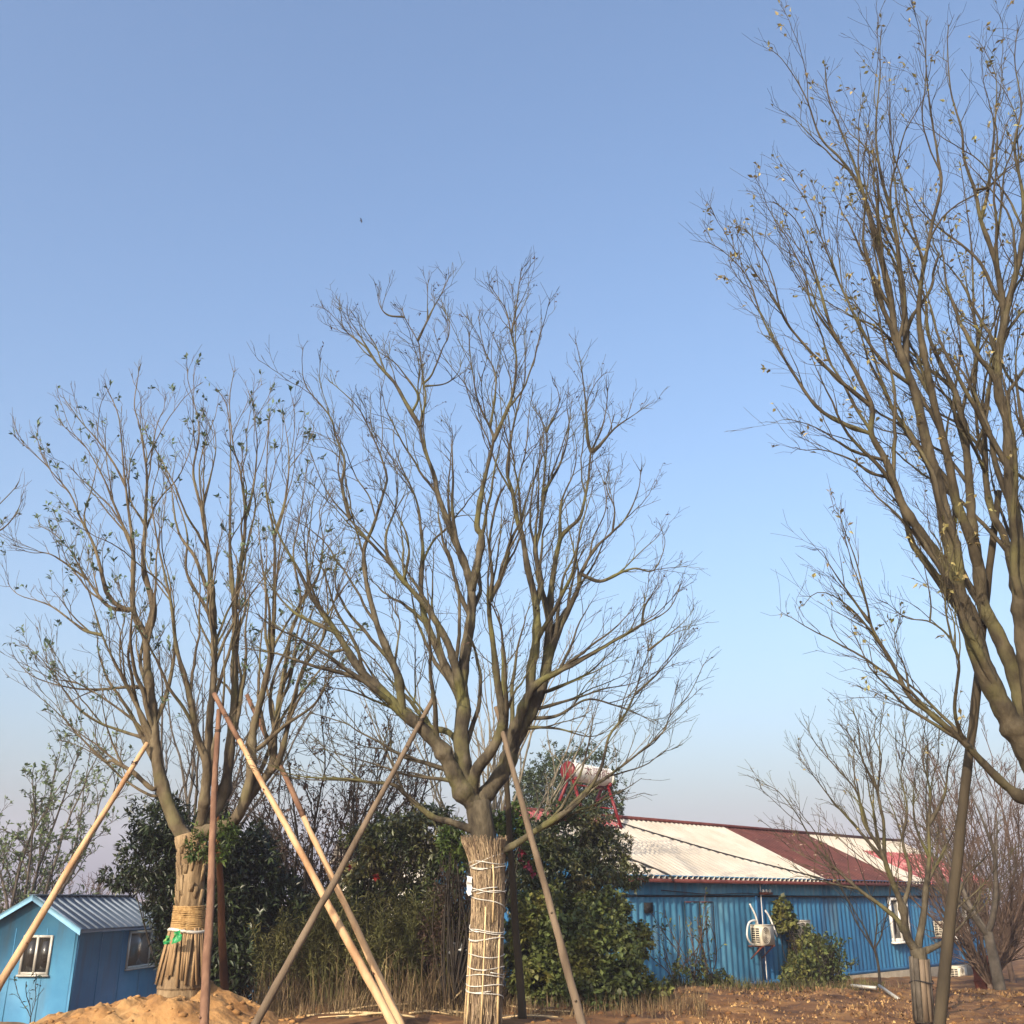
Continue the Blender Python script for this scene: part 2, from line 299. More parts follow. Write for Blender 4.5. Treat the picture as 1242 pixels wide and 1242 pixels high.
# ------------------------------------------------------------------ branching
TW = [0.0032]
def twigs_from(P, R, out, rng, spacing, lmin, lmax, level, t0=0.15, up=0.30, axis_xy=None, ang=(22, 55), maxr=None, sides=5, tips=None):
    """Grow side shoots off the polyline P (radii R); append (P, R, sides) to out."""
    seg = np.linalg.norm(np.diff(P, axis=0), axis=1); S = np.concatenate([[0], np.cumsum(seg)]); L = S[-1]
    s = L * t0 + spacing * rng.rand()
    while s < L * 0.99:
        k = min(len(P) - 2, int(np.searchsorted(S, s)) - 1); k = max(k, 0)
        f = (s - S[k]) / max(seg[k], 1e-6); p = P[k] * (1 - f) + P[k + 1] * f; r = R[k] * (1 - f) + R[k + 1] * f
        t = nrm(P[min(k + 1, len(P) - 1)] - P[k])
        a = math.radians(rng.uniform(*ang)); ax = nrm(np.cross(t, rng.normal(size=3)))
        d = t * math.cos(a) + ax * math.sin(a); d[2] += up
        if axis_xy is not None:
            o = p[:2] - axis_xy; o = o / max(0.4, np.linalg.norm(o)); d[:2] += 0.22 * o
        d = nrm(d); ln = rng.uniform(lmin, lmax) * (1.0 - 0.62 * s / L)
        shoot(p, d, ln, min(r * 0.7, (1.25 * TW[0] + 0.0078 * ln) if maxr is None else maxr), out, rng, level, up, axis_xy, sides, tips)
        s += spacing * rng.uniform(0.5, 1.6)
def shoot(p, d, ln, r, out, rng, level, up, axis_xy, sides, tips):
    n = max(3, int(ln / 0.11)) if level > 0 else max(2, int(ln / 0.12)); n = min(n, 14)
    Q = [p]; dd = d.copy(); st = ln / n
    for _ in range(n):
        dd = nrm(dd + rng.normal(size=3) * 0.16 + np.array([0, 0, 0.05 * up / 0.3])); Q.append(Q[-1] + dd * st)
    Q = np.array(Q); r = max(r, TW[0]); Rr = np.linspace(r, max(TW[0] * 0.8, r * 0.25), n + 1)
    out.append((Q, Rr, sides if level > 0 else 3))
    if tips is not None and level <= 1: tips.append((Q[-1], dd, Q[len(Q) // 2], Q[-2]))
    if level > 0:
        twigs_from(Q, Rr, out, rng, 0.13 if level == 1 else 0.2, 0.16 * (1 + .5 * (level - 1)), 0.5 * (1 + .7 * (level - 1)), level - 1, 0.18, up, axis_xy, (22, 52), None, 4 if level > 1 else 3, tips)

def traced_tree(name, label, D, trunk, limbs, seed, bark, trunk_mat, spread=0.34, l1=(0.5, 1.5), l1sp=0.34, up=0.3, leaf=None, levels=2, base_z=None, group=None, taper=1.6, extra=0.5, rs_=0.8):
    """trunk/limbs: pixel polylines with radii in photo pixels; every limb gets a depth of its own."""
    rng = np.random.RandomState(seed); TW[0] = 0.0031 * D / 15
    tp = np.array([at(x, y, D) for x, y, r in trunk]); tr = np.array([r * pxm(x, y, D) for x, y, r in trunk])
    T = spline(np.column_stack([tp, tr]), 0.08)
    base = T[0, :3].copy()
    root = empty(name, base, label, 'tree', group)
    b = MB(); b.tube(T[:, :3], T[:, 3], 16); trunk_o = b.build('trunk', trunk_mat, root, True)
    known = [(np.array([[x, y] for x, y, r in trunk], float), np.full(len(trunk), D))]
    axis_xy = T[-1, :2]
    paths = []; main = []; tips = []
    kp = [np.column_stack([spline(known[0][0], 3), ])]; kd = [np.full(len(kp[0]), D)]
    kR = [np.interp(np.linspace(0, 1, len(kp[0])), np.linspace(0, 1, len(trunk)), [r for *_, r in trunk])]
    for (pp, r0, r1, dd) in limbs:
        pp = np.array(pp, float)
        allp = np.vstack(kp); alld = np.concatenate(kd); k = int(np.argmin(np.hypot(*(allp - pp[0]).T)))
        d0 = alld[k]; pp2 = pp.copy()
        if np.hypot(*(allp[k] - pp[0])) < 22: pp2[0] = allp[k]
        S = spline(pp2, 3.0); S = S[:max(6, int(len(S) * (0.94 if S[-1, 1] < S[0, 1] else 1)))]; ln = np.concatenate([[0], np.cumsum(np.hypot(*np.diff(S, axis=0).T))])
        tt = ln / ln[-1]
        if dd is None: dd = rng.uniform(-1, 1)
        dep = d0 + dd * spread * ln[-1] * D / 1242 * (tt ** 0.85)
        S = S + np.cumsum(rng.normal(size=S.shape) * 0.16, axis=0) * np.minimum(1, tt * 4)[:, None] * 0.5
        kp.append(S); kd.append(dep)
        P = np.array([at(x, y, q) for (x, y), q in zip(S, dep)])
        rad = (0.5 * r1 + (rs_ * r0 - 0.5 * r1) * (1 - tt) ** taper) * np.array([pxm(x, y, q) for (x, y), q in zip(S, dep)])
        rad = rad * (1 + 0.10 * np.sin(np.arange(len(rad)) * 0.7 + rng.rand() * 6) * rng.rand(len(rad)))
        for _ in range(max(1, int(ln[-1] / 70))):
            kc = rng.randint(0, len(rad)); rad = rad * (1 + rng.uniform(.1, .32) * np.exp(-((np.arange(len(rad)) - kc) / 2.2) ** 2))
        sub = max(1, int(0.06 / max(1e-3, np.linalg.norm(P[-1] - P[0]) / len(P))))
        idx = np.unique(np.append(np.arange(0, len(P), sub), len(P) - 1)); P = P[idx]; rad = rad[idx]
        main.append((P, rad))
        paths.append((P, rad, 9 if r0 > 6 else 6))
    for P, rad in list(main):
        Lm = float(np.linalg.norm(np.diff(P, axis=0), axis=1).sum())
        for _ in range(int(Lm * extra + rng.rand())):
            k = int(len(P) * rng.uniform(.10, .8)); k = min(max(k, 1), len(P) - 2); t = nrm(P[k + 1] - P[k - 1]); a = math.radians(rng.uniform(13, 34)); ax = nrm(np.cross(t, rng.normal(size=3)))
            d = t * math.cos(a) + ax * math.sin(a); d[2] += .3; d[:2] += .12 * nrm(P[k, :2] - axis_xy); d = nrm(d); ll = min(rng.uniform(.34, .6) * Lm, 2.5) * (1.15 - .55 * k / len(P)); n = max(5, int(ll / .12)); Q = [P[k]]
            for _ in range(n): d = nrm(d + rng.normal(size=3) * .10 + np.array([0, 0, .03])); Q.append(Q[-1] + d * ll / n)
            Q = np.array(Q); Rr = np.linspace(min(rad[k] * .6, .012 + .013 * ll), 1.3 * TW[0], n + 1); main.append((Q, Rr)); paths.append((Q, Rr, 6))
    for P, rad in main:
        twigs_from(P, rad, paths, rng, l1sp, l1[0], l1[1], levels - 1 if rad[0] < 0.012 else levels, 0.22, up, axis_xy, (20, 50), None, 5, tips)
        tips.append((P[-1], nrm(P[-1] - P[-2]), P[-2], P[-3]))
        for _ in range(3): shoot(P[-1] - (P[-1] - P[-3]) * rng.rand(), nrm(nrm(P[-1] - P[-4]) + rng.normal(size=3) * .3), rng.uniform(.25, .7) * l1[1] * .38, rad[-1] * .9, paths, rng, 1, up, axis_xy, 4, tips)
    cb = MB()
    for P, R, n in paths: cb.tube(P, R, n, cap=False)
    cb.build('crown', bark, root, True)
    if leaf: scatter_leaves(root, tips, leaf, rng)
    return root, T, axis_xy
def scatter_leaves(root, tips, leaf, rng):
    m, frac, per, ln, droop, name = leaf
    C = []; Dv = []
    for (p, d, mid, pre) in tips:
        if rng.rand() > frac: continue
        for _ in range(rng.randint(1, per + 1)):
            f = rng.rand(); q = p * f + mid * (1 - f)
            v = nrm(d + rng.normal(size=3) * 0.9 + np.array([0, 0, -droop])); C.append(q + v * 0.01); Dv.append(v)
    if not C: return
    V, F = leaves(C, Dv, ln * (0.6 + 0.8 * rng.rand(len(C))), ln * 0.5 * (0.7 + 0.6 * rng.rand(len(C))), rng)
    tag(mk('leaves', V, [F], m, root), kind='stuff')

def grown_tree(name, label, base, H, seed, bark, stems=3, spread=0.5, r0=0.08, up=0.25, levels=3, leaf=None, fork=0.25, density=1.0, lean=(0, 0), group=None, cat='tree', tmul=1.0):
    rng = np.random.RandomState(seed); base = np.asarray(base, float); TW[0] = 0.0030 * max(12, base[1]) / 15
    root = empty(name, base, label, cat, group)
    top = base + np.array([lean[0] * fork, lean[1] * fork, H * fork]); top[:2] += rng.normal(size=2) * 0.05 * H * fork
    tp = spline([base - [0, 0, 0.12], base * .5 + top * .5 + np.append(rng.normal(size=2) * 0.03 * H * fork, 0), top], 0.12)
    b = MB(); b.tube(tp, np.linspace(r0, r0 * 0.8, len(tp)), 10); b.build('trunk', bark, root, True)
    paths = []; tips = []
    for k in range(stems):
        a = 2 * math.pi * (k + rng.rand() * 0.6) / stems
        d = nrm(np.array([math.cos(a) * spread, math.sin(a) * spread, 1.0]) + np.array([lean[0], lean[1], 0]) / max(H, 1) + rng.normal(size=3) * 0.1)
        ln = H * (1 - fork) * rng.uniform(0.75, 1.05) ; n = 16; Q = [top - np.array([0, 0, .02 * H]) * rng.rand()]; dd = d
        for _ in range(n): dd = nrm(dd + rng.normal(size=3) * 0.09 + np.array([0, 0, 0.04])); Q.append(Q[-1] + dd * ln / n)
        Q = np.array(Q); R = np.linspace(r0 * (0.55 if stems < 9 else .34), 1.6 * TW[0], n + 1); paths.append((Q, R, 6)); tips.append((Q[-1], dd, Q[-3], Q[-2]))
        sc = H / 6
        twigs_from(Q, R, paths, rng, 0.30 * sc / density, 0.7 * sc, 2.0 * sc * tmul, levels - 1, 0.08, up, top[:2], (22, 55), None, 4, tips)
    cb = MB()
    for P, R, n in paths: cb.tube(P, R, n, cap=False)
    cb.build('crown', bark, root, True)
    if leaf: scatter_leaves(root, tips, leaf, rng)
    return root

def shrub(name, label, lobes, seed, leafmat, n, ln, wd, per=7, group=None, cat='shrub', stems=True, bark='bark_dark', flowers=None, droop=0.15, shell=0.45, stem_r=0.02):
    """lobes: (centre, radii). Leaf whorls through an uneven volume, denser near its skin; woody stems inside."""
    rng = np.random.RandomState(seed); lobes = [(np.asarray(c, float), np.asarray(r, float)) for c, r in lobes]
    low = min(lobes, key=lambda l: l[0][2] - l[1][2]); gx_, gy_ = low[0][:2]
    base = np.array([gx_, gy_, gz1(gx_, gy_)])
    root = empty(name, base, label, cat, group)
    vol = np.array([np.prod(r) ** (2 / 3) for _, r in lobes]); vol /= vol.sum(); C = []; A = []
    for (c, r), f in zip(lobes, vol):
        k = int(n * f); v = nrm(rng.normal(size=(k, 3))); q = shell + (1.0 - shell) * rng.rand(k) ** 0.6
        bump = 0.62 + 0.8 * vnoise(v[:, 0] * 2.6 + seed, v[:, 2] * 2.6 + v[:, 1] * 1.7, seed)
        C.append(c + v * r * (q * bump)[:, None]); A.append(v)
    C = np.vstack(C); A = np.vstack(A)
    keep = C[:, 2] > gz(C[:, 0], C[:, 1]) + 0.03; C = C[keep]; A = A[keep]; k = len(C)
    ax = nrm(A * 0.8 + rng.normal(size=(k, 3)) * 0.5 + [0, 0, 0.35])
    Cc = np.repeat(C, per, 0); Ax = np.repeat(ax, per, 0)
    d = nrm(Ax * 0.55 + nrm(rng.normal(size=(k * per, 3))) + [0, 0, -droop])
    V, F = leaves(Cc + d * 0.012, d, ln * (0.55 + 0.7 * rng.rand(k * per)), wd * (0.6 + 0.7 * rng.rand(k * per)), rng)
    tag(mk('foliage', V, [F], leafmat, root), kind='stuff')
    if stems:
        b = MB()
        for j in rng.choice(k, min(k, 70 if stems is True else stems), replace=False):
            e = C[j]; s0 = base + np.append(rng.normal(size=2) * 0.10, -0.08); mid = s0 * 0.45 + e * 0.55 + rng.normal(size=3) * 0.12; mid[2] -= 0.08
            P = spline([s0, mid, e], 0.15); b.tube(P, np.linspace(stem_r, stem_r * .25, len(P)), 4, cap=False)
        b.build('stems', M[bark], root, True)
    if flowers:
        for (p, s, m) in flowers:
            fb = MB(); k2 = 9; dv = nrm(rng.normal(size=(k2, 3)) + [0, -1.2, 0.2]); V, F = leaves(np.repeat(np.asarray(p, float)[None], k2, 0), dv, s, s * 0.8, rng)
            mk('flower', V, [F], M[m], root)
    return root
# ------------------------------------------------------------------ the four traced trees
TC = dict(
 trunk=[(586, 1252, 16.5), (588, 1200, 15), (591, 1120, 13.5), (592, 1060, 14), (586, 1015, 15), (582, 990, 15.5), (579, 972, 15)],
 limbs=[
 ([(575,985),(556,950),(537,912),(512,884),(487,864),(462,838),(438,815),(420,787),(402,758),(380,727),(361,689),(338,648),(325,600),(312,560)],15,1.6,-.5),
 ([(409,767),(380,755),(356,742),(334,718),(320,694),(312,670)],4,1,.6),
 ([(489,864),(484,825),(477,805),(460,764),(450,730),(443,697),(442,665),(453,637),(467,592),(469,575),(460,547),(443,508),(430,488),(405,465),(388,452),(380,440)],7,1,-.2),
 ([(478,808),(484,757),(479,740),(480,715),(476,690)],2.4,.8,.8),
 ([(577,975),(564,945),(561,918),(559,889),(562,860),(559,832),(563,798),(571,750),(572,716),(566,690),(549,645),(532,599),(528,578),(517,547),(511,518),(517,485),(515,464),(510,428),(507,413),(491,384),(487,366),(482,333)],15,1.1,.1),
 ([(508,413),(524,377),(537,353),(547,330)],2.2,.9,.3),
 ([(515,464),(524,454),(537,423),(543,410),(545,392),(535,369)],2,.8,-.4),
 ([(511,518),(493,490),(478,464),(455,438),(442,420),(418,400),(413,379),(404,361)],4,1,.5),
 ([(455,438),(435,405),(424,388),(418,372)],2,.8,-.3),
 ([(500,500),(507,480),(491,454),(478,438),(457,423),(449,407)],2.5,.8,-.6),
 ([(491,384),(470,382),(460,369),(457,351)],1.8,.8,.2),
 ([(516,468),(540,465),(556,452),(562,432)],1.6,.8,.4),
 ([(559,838),(542,812),(530,785),(518,757),(513,735),(511,709),(513,672),(511,648),(506,609),(488,567),(479,539),(479,511),(469,495)],8,1,.55),
 ([(560,850),(547,790),(528,752),(510,728),(489,704),(470,680),(450,658),(424,629),(402,603),(385,570),(372,530)],8,1,-.6),
 ([(470,680),(468,650),(480,615),(482,580),(474,548)],3,.8,.6),
 ([(424,629),(415,590),(418,560),(408,530),(400,505),(372,470),(366,440),(370,405)],3.4,.8,.2),
 ([(489,704),(496,670),(490,640),(470,600),(455,590)],3,.8,-.8),
 ([(572,716),(580,680),(584,650),(578,637),(583,598),(591,565),(598,534),(594,518),(581,490),(574,459),(569,408),(578,384)],7,1,-.5),
 ([(598,534),(607,516),(620,485),(625,462),(626,430),(620,405),(614,377),(599,353),(588,332)],4,1,.2),
 ([(620,405),(627,369),(630,346),(635,330)],2,.8,.2),
 ([(594,518),(601,475),(600,450),(588,425),(582,395),(580,375)],2.4,.8,-.4),
 ([(572,965),(578,935),(595,912),(608,888),(611,868),(606,839),(603,817),(598,773),(594,738),(598,700),(594,660),(600,620),(610,590),(614,572)],10,2.6,-.9),
 ([(594,730),(612,690),(620,655),(632,630),(640,600),(655,560),(658,520),(650,490)],4,1,-.5),
 ([(583,975),(600,950),(613,930),(621,908),(634,882),(645,862),(659,828),(665,795),(667,751),(670,710),(680,655),(690,640),(705,623),(714,583),(718,547),(730,520),(736,493),(737,466),(731,445),(724,434)],14,1.1,.35),
 ([(718,547),(726,542),(746,520),(764,507),(788,490)],3,.8,.3),
 ([(718,547),(713,533),(710,488),(705,447),(699,420),(694,409)],3,.8,-.3),
 ([(645,862),(644,817),(650,779),(650,735),(639,688),(633,650),(628,637),(621,598),(614,572),(618,534),(625,500),(634,464),(635,444),(634,397),(627,374)],9,1.1,-.3),
 ([(650,735),(656,710),(654,694),(650,664),(657,637),(661,583),(664,524),(645,490),(638,475)],6,1,.6),
 ([(664,524),(678,490),(676,470),(671,462)],2.2,.8,-.2),
 ([(661,600),(680,560),(690,520),(688,490),(692,465)],3,.8,.3),
 ([(680,655),(681,610),(696,572),(699,542),(694,520)],3.4,.8,.5),
 ([(618,912),(632,862),(648,831),(684,809),(711,795),(744,776),(777,757),(807,740),(821,716),(829,686)],9,1,-.35),
 ([(777,757),(782,735),(798,712),(805,700)],2.5,.8,.3),
 ([(659,822),(670,785),(685,750),(700,718),(706,694),(722,666),(744,645),(760,628),(773,601),(778,576),(775,550)],7,1,.25),
 ([(706,698),(728,705),(755,694),(771,690),(793,692),(806,661),(799,634)],3.2,.8,-.5),
 ([(744,645),(745,615),(735,590),(740,560)],2,.8,.4),
 ([(630,888),(643,883),(676,884),(714,894),(736,886),(750,872)],3,.8,-.5),
 ([(640,872),(676,868),(711,849),(744,855),(780,869),(799,875)],3.4,.8,.4),
 ([(648,862),(659,858),(698,847),(733,836),(769,829),(785,815)],3.4,.8,.6),
 ([(656,840),(670,836),(711,817),(733,798),(747,784),(760,760)],3.6,.8,-.4),
 ([(602,1034),(618,1028),(650,1008),(680,990),(705,970),(728,935),(739,894),(757,870),(769,844),(777,817),(785,790),(782,760)],6.5,1.2,-.45),
 ([(680,990),(712,958),(735,942),(771,916),(804,888),(813,869),(837,842),(854,806),(864,790)],3.6,.9,.5),
 ([(785,790),(805,775),(830,755),(845,735)],2,.7,.1),
 ([(769,844),(800,815),(822,790),(835,765)],2.2,.7,-.2),
 ([(568,1015),(547,997),(530,993),(515,983),(495,965),(478,951),(449,948),(420,944),(366,941),(330,928),(308,908)],6.5,.9,-.35),
 ([(545,938),(515,925),(492,919),(463,902),(434,887),(421,878),(390,868),(366,862)],4.5,.9,.35),
 ([(550,950),(492,939),(472,932),(440,922),(415,915),(385,905)],3.6,.9,-.6),
 ([(562,908),(545,889),(520,880),(498,850),(478,830),(455,800),(432,785),(412,775)],6,1,.7),
 ([(421,787),(400,790),(380,780),(355,775),(335,762)],2.5,.8,.5),
 ([(487,864),(455,850),(425,838),(395,832),(370,820)],2.6,.8,.2),
 ])
TL = dict(
 trunk=[(219, 1215, 30), (222, 1180, 27), (227, 1140, 20), (230, 1100, 16.5), (232, 1060, 16.5), (233, 1035, 17), (230, 1012, 18)],
 limbs=[
 ([(229,1026),(216,1004),(202,971),(192,933),(188,895),(184,848),(179,807),(177,774),(163,739),(163,668),(157,618),(152,572),(145,508),(131,473),(117,434)],12,1,-.2),
 ([(177,774),(186,739),(174,689),(176,640),(177,604),(177,572),(170,523),(163,491),(168,448),(166,425)],6,1,.4),
 ([(163,668),(141,618),(124,576),(103,540),(85,523),(67,507)],3,.9,-.4),
 ([(154,590),(140,566),(117,533),(95,508),(72,475)],2.2,.9,.3),
 ([(163,739),(152,739),(131,721),(117,668),(99,629),(85,597),(57,562),(46,530),(37,512)],4.4,.9,-.5),
 ([(156,745),(131,735),(106,703),(85,668),(64,647),(35,632)],3.4,.9,.4),
 ([(106,703),(64,673),(39,670),(18,664)],2.2,.8,-.3),
 ([(190,900),(166,856),(142,810),(124,771),(110,728),(96,690),(80,660)],4.2,.9,-.8),
 ([(124,771),(99,763),(60,735),(21,721),(4,700)],2.8,.8,.4),
 ([(182,850),(170,834),(117,836),(78,833),(35,817),(7,781)],3.2,.8,.5),
 ([(195,940),(186,957),(161,936),(136,922),(126,922),(96,892),(73,867),(42,840),(20,826)],4.2,.8,-.5),
 ([(187,905),(176,896),(151,888),(117,875),(94,859),(79,840),(50,800),(20,775)],3.2,.8,.2),
 ([(186,903),(165,877),(136,855),(113,840),(90,828),(60,822),(20,800)],3,.8,-.2),
 ([(198,960),(184,965),(150,945),(128,924),(95,905),(60,895)],3,.8,.6),
 ([(236,1030),(245,990),(251,930),(238,889),(230,840),(219,802),(214,780),(209,732),(200,690),(190,640),(186,600),(195,560),(190,530)],9,1,-.6),
 ([(246,985),(252,930),(254,873),(259,826),(261,790),(260,763),(248,732),(227,693),(228,647),(212,597),(195,562),(190,535)],9,1,.2),
 ([(260,763),(255,703),(251,661),(244,618),(234,572),(241,523),(234,484),(227,455),(234,427)],6,.9,-.3),
 ([(244,618),(255,580),(262,540),(256,500)],2.4,.8,.5),
 ([(240,1005),(262,980),(273,955),(279,900),(284,846),(284,780),(283,739),(278,668),(278,597),(278,526),(273,491),(258,466),(248,438)],10,1,.6),
 ([(283,739),(290,696),(297,632),(292,580),(282,540),(278,491),(283,455),(289,431)],4.4,.9,-.4),
 ([(297,632),(308,590),(312,540),(308,500),(304,470)],2.6,.8,.4),
 ([(245,1012),(268,1003),(288,990),(303,944),(306,889),(317,846),(329,796),(331,774),(333,721),(333,650),(324,597),(326,526),(330,470)],10,1,-.3),
 ([(333,650),(345,610),(350,560),(346,520),(340,490)],3,.8,.4),
 ([(288,990),(302,965),(328,933),(333,895),(339,851),(348,800),(354,767),(366,730),(358,675),(365,632),(375,562),(379,530)],8,1,.3),
 ([(320,940),(339,920),(354,857),(365,815),(390,774),(407,721),(425,668),(432,630)],6,.9,-.1),
 ([(306,912),(317,905),(345,880),(378,857),(395,830),(412,800),(425,770)],4.4,.9,.4),
 ([(390,774),(398,735),(395,690),(405,650)],2.4,.8,-.4),
 ([(366,730),(385,700),(392,660),(388,620),(402,590)],2.6,.8,.3),
 ])
TR = dict(
 trunk=[(1345, 1420, 36), (1330, 1250, 32), (1312, 1100, 30), (1290, 1010, 28), (1268, 950, 27)],
 limbs=[
 ([(1258,960),(1236,895),(1209,845),(1189,800),(1173,750),(1161,712),(1150,645),(1138,587),(1124,534),(1112,481),(1100,447),(1086,404),(1084,381),(1075,331),(1062,288),(1042,212),(1022,159),(1006,113),(1004,60),(1014,33)],21,1.3,-.15),
 ([(1162,716),(1141,680),(1114,642),(1095,612),(1076,563),(1057,527),(1058,497),(1044,463),(1020,420),(1005,390),(992,340),(979,298),(963,265),(929,239),(913,225)],9.5,1,-.4),
 ([(1057,527),(1026,515),(992,494),(964,454),(943,420),(924,381),(909,338),(883,308),(856,292),(836,292)],4,.9,.3),
 ([(1054,494),(1017,460),(977,420),(950,385),(939,345),(926,312),(899,269)],4,.9,-.3),
 ([(1084,580),(1057,574),(1032,558),(998,546),(974,546),(955,538)],3,.8,.5),
 ([(1072,561),(1032,546),(995,521),(961,509),(946,509)],3,.8,-.5),
 ([(1075,331),(1049,239),(1022,195),(996,166),(976,113),(949,70),(920,48)],4.5,.9,.2),
 ([(1100,447),(1098,390),(1092,330),(1085,272),(1069,215),(1062,159),(1067,86),(1067,53),(1072,7)],6,1,.5),
 ([(1102,470),(1080,448),(1062,428),(1045,400),(1028,365),(1012,330),(985,260),(965,225),(942,195)],3.4,.9,-.5),
 ([(1020,420),(985,370),(975,330),(950,290),(935,270)],2.6,.8,.4),
 ([(1255,935),(1234,828),(1210,768),(1193,735),(1188,691),(1180,640),(1177,595),(1172,540),(1160,480),(1140,441),(1125,404),(1122,365),(1105,325),(1090,282),(1088,240),(1080,200)],17,1.2,.35),
 ([(1186,690),(1176,650),(1160,610),(1150,560),(1140,520),(1128,470),(1118,420),(1113,380),(1118,330),(1130,270),(1140,225),(1135,186),(1127,133),(1122,83),(1122,20),(1120,-20)],9,1.1,-.5),
 ([(1264,950),(1252,850),(1238,752),(1232,650),(1223,587),(1223,552),(1220,509),(1210,472),(1211,420),(1216,380),(1206,318),(1188,265),(1182,232),(1168,192),(1165,156),(1152,109),(1147,50),(1152,0),(1155,-30)],18,1.1,-.2),
 ([(1188,265),(1198,232),(1205,166),(1208,99),(1195,63),(1182,46)],3.4,.8,.4),
 ([(1211,420),(1225,360),(1240,300),(1242,240),(1232,180),(1240,130),(1232,70),(1240,10)],6,1,-.5),
 ([(1182,232),(1200,225),(1221,205),(1245,190)],2.6,.8,.3),
 ([(1245,800),(1232,713),(1218,650),(1204,623),(1196,582),(1192,509),(1181,472),(1186,404),(1181,380),(1178,298),(1165,199),(1160,160)],9,1,.7),
 ([(1192,509),(1203,450),(1208,400),(1222,340),(1236,300)],4,.9,-.6),
 ([(1268,940),(1272,800),(1262,680),(1252,560),(1258,440),(1250,340),(1262,240),(1255,140)],17,1.2,.2),
 ([(1252,560),(1238,500),(1232,440),(1240,380)],5,1,-.6),
 ([(1275,940),(1310,830),(1330,700),(1345,560),(1350,420),(1340,300)],16,1.2,.2),
 ([(1276,992),(1242,969),(1219,952),(1190,923),(1169,900),(1132,868),(1103,845),(1088,816),(1074,790),(1056,758),(1051,734),(1038,681),(1026,648),(1014,620),(983,608)],9,.9,-.3),
 ([(1171,897),(1158,861),(1163,806),(1155,779),(1147,738),(1146,700),(1141,661),(1128,642),(1127,630),(1114,615),(1103,587)],3.4,.9,-1.2),
 ([(1160,800),(1152,773),(1128,754),(1100,749),(1073,730),(1059,732)],2.4,.8,-.6),
 ([(1128,754),(1129,735),(1125,708),(1119,678),(1115,656)],1.6,.7,.3),
 ([(1186,577),(1183,546),(1152,488),(1137,463),(1128,426),(1132,389),(1122,360)],3,.8,-1.0),
 ([(1184,545),(1198,497),(1200,429),(1185,405),(1168,392)],2.6,.8,-.8),
 ([(1074,790),(1039,746),(1010,723),(987,720),(967,743)],2.6,.8,.4),
 ([(1056,757),(1032,724),(1007,687),(995,666),(975,672)],2.6,.8,-.3),
 ([(1103,845),(1098,810),(1088,790),(1086,770),(1100,745)],2,.8,-.8),
 ])
TS = dict(
 trunk=[(1121, 1240, 10), (1119, 1200, 9.2), (1116, 1170, 9), (1113, 1150, 9.5)],
 limbs=[
 ([(1113,1155),(1100,1135),(1096,1105),(1085,1075),(1074,1045),(1072,1000),(1066,960),(1070,920),(1062,890),(1068,850)],7,1,-.3),
 ([(1106,1148),(1090,1118),(1070,1100),(1040,1078),(1010,1050),(985,1020),(965,985),(942,958),(912,945)],4.5,.9,.2),
 ([(1115,1150),(1120,1110),(1123,1075),(1127,1040),(1126,1000),(1128,960),(1120,920),(1122,880),(1130,850)],6,.9,.3),
 ([(1118,1155),(1135,1148),(1152,1135),(1160,1100),(1172,1065),(1200,1035),(1215,1000)],5,.9,-.3),
 ([(1085,1075),(1068,1030),(1050,1000),(1040,960),(1015,930),(990,900),(975,870)],4,.9,-.4),
 ([(1074,1045),(1052,1020),(1035,1000),(1012,975),(985,940),(960,910)],3.2,.9,.5),
 ([(1066,960),(1045,920),(1040,880),(1030,855)],2.6,.8,.3),
 ([(1100,1100),(1104,1060),(1095,1020),(1100,980),(1092,940),(1098,900),(1090,860)],3.6,.9,.5),
 ([(1126,1000),(1145,965),(1150,930),(1162,900),(1165,870)],3.2,.8,-.3),
 ([(1123,1075),(1140,1040),(1155,1010),(1165,970)],2.6,.8,.3),
 ([(1127,1040),(1110,1000),(1108,960),(1112,920)],2.6,.8,-.5),
 ([(1040,1078),(1010,1072),(980,1062),(960,1050)],2,.8,-.3),
 ])
c_tree, c_T, _ = traced_tree('bare_tree', 'bare spreading tree with straw-wrapped trunk in the middle, tied with white twine', 15.0, TC['trunk'], TC['limbs'], 11, M['bark_c'], M['bark_c'], extra=1.15, l1=(0.35, 1.0), l1sp=0.32, leaf=(M['leaf_dead'], 0.05, 3, 0.05, 0.6, 'leaves'))
l_tree, l_T, _ = traced_tree('bare_tree', 'many-stemmed tree with green leaf tufts at its tips, standing on the ochre soil heap', 16.0, TL['trunk'], TL['limbs'], 12, M['bark_l'], M['bark_old'], extra=1.15, l1=(0.25, 0.8), l1sp=0.36, up=0.45, levels=2, leaf=(M['leaf_blue'], 0.11, 9, 0.085, 0.0, 'leaves'))
r_tree, r_T, _ = traced_tree('tall_tree', 'tallest tree, mossy stems and few yellow leaves, cut by the right picture edge', 9.5, TR['trunk'], TR['limbs'], 13, M['bark_r'], M['bark_r'], taper=1.45, rs_=.74, extra=1.3, l1=(0.25, 0.75), l1sp=0.22, up=0.38, leaf=(M['leaf_yellow'], 0.14, 5, 0.06, 0.5, 'leaves'))
s_tree, s_T, _ = traced_tree('small_tree', 'low forked tree with boarded trunk standing in front of the blue shed', 15.6, TS['trunk'], TS['limbs'], 14, M['bark_c'], M['bark_c'], extra=1.2, l1=(0.3, 0.9), l1sp=0.24, leaf=(M['leaf_yellow'], 0.10, 3, 0.05, 0.5, 'leaves'))

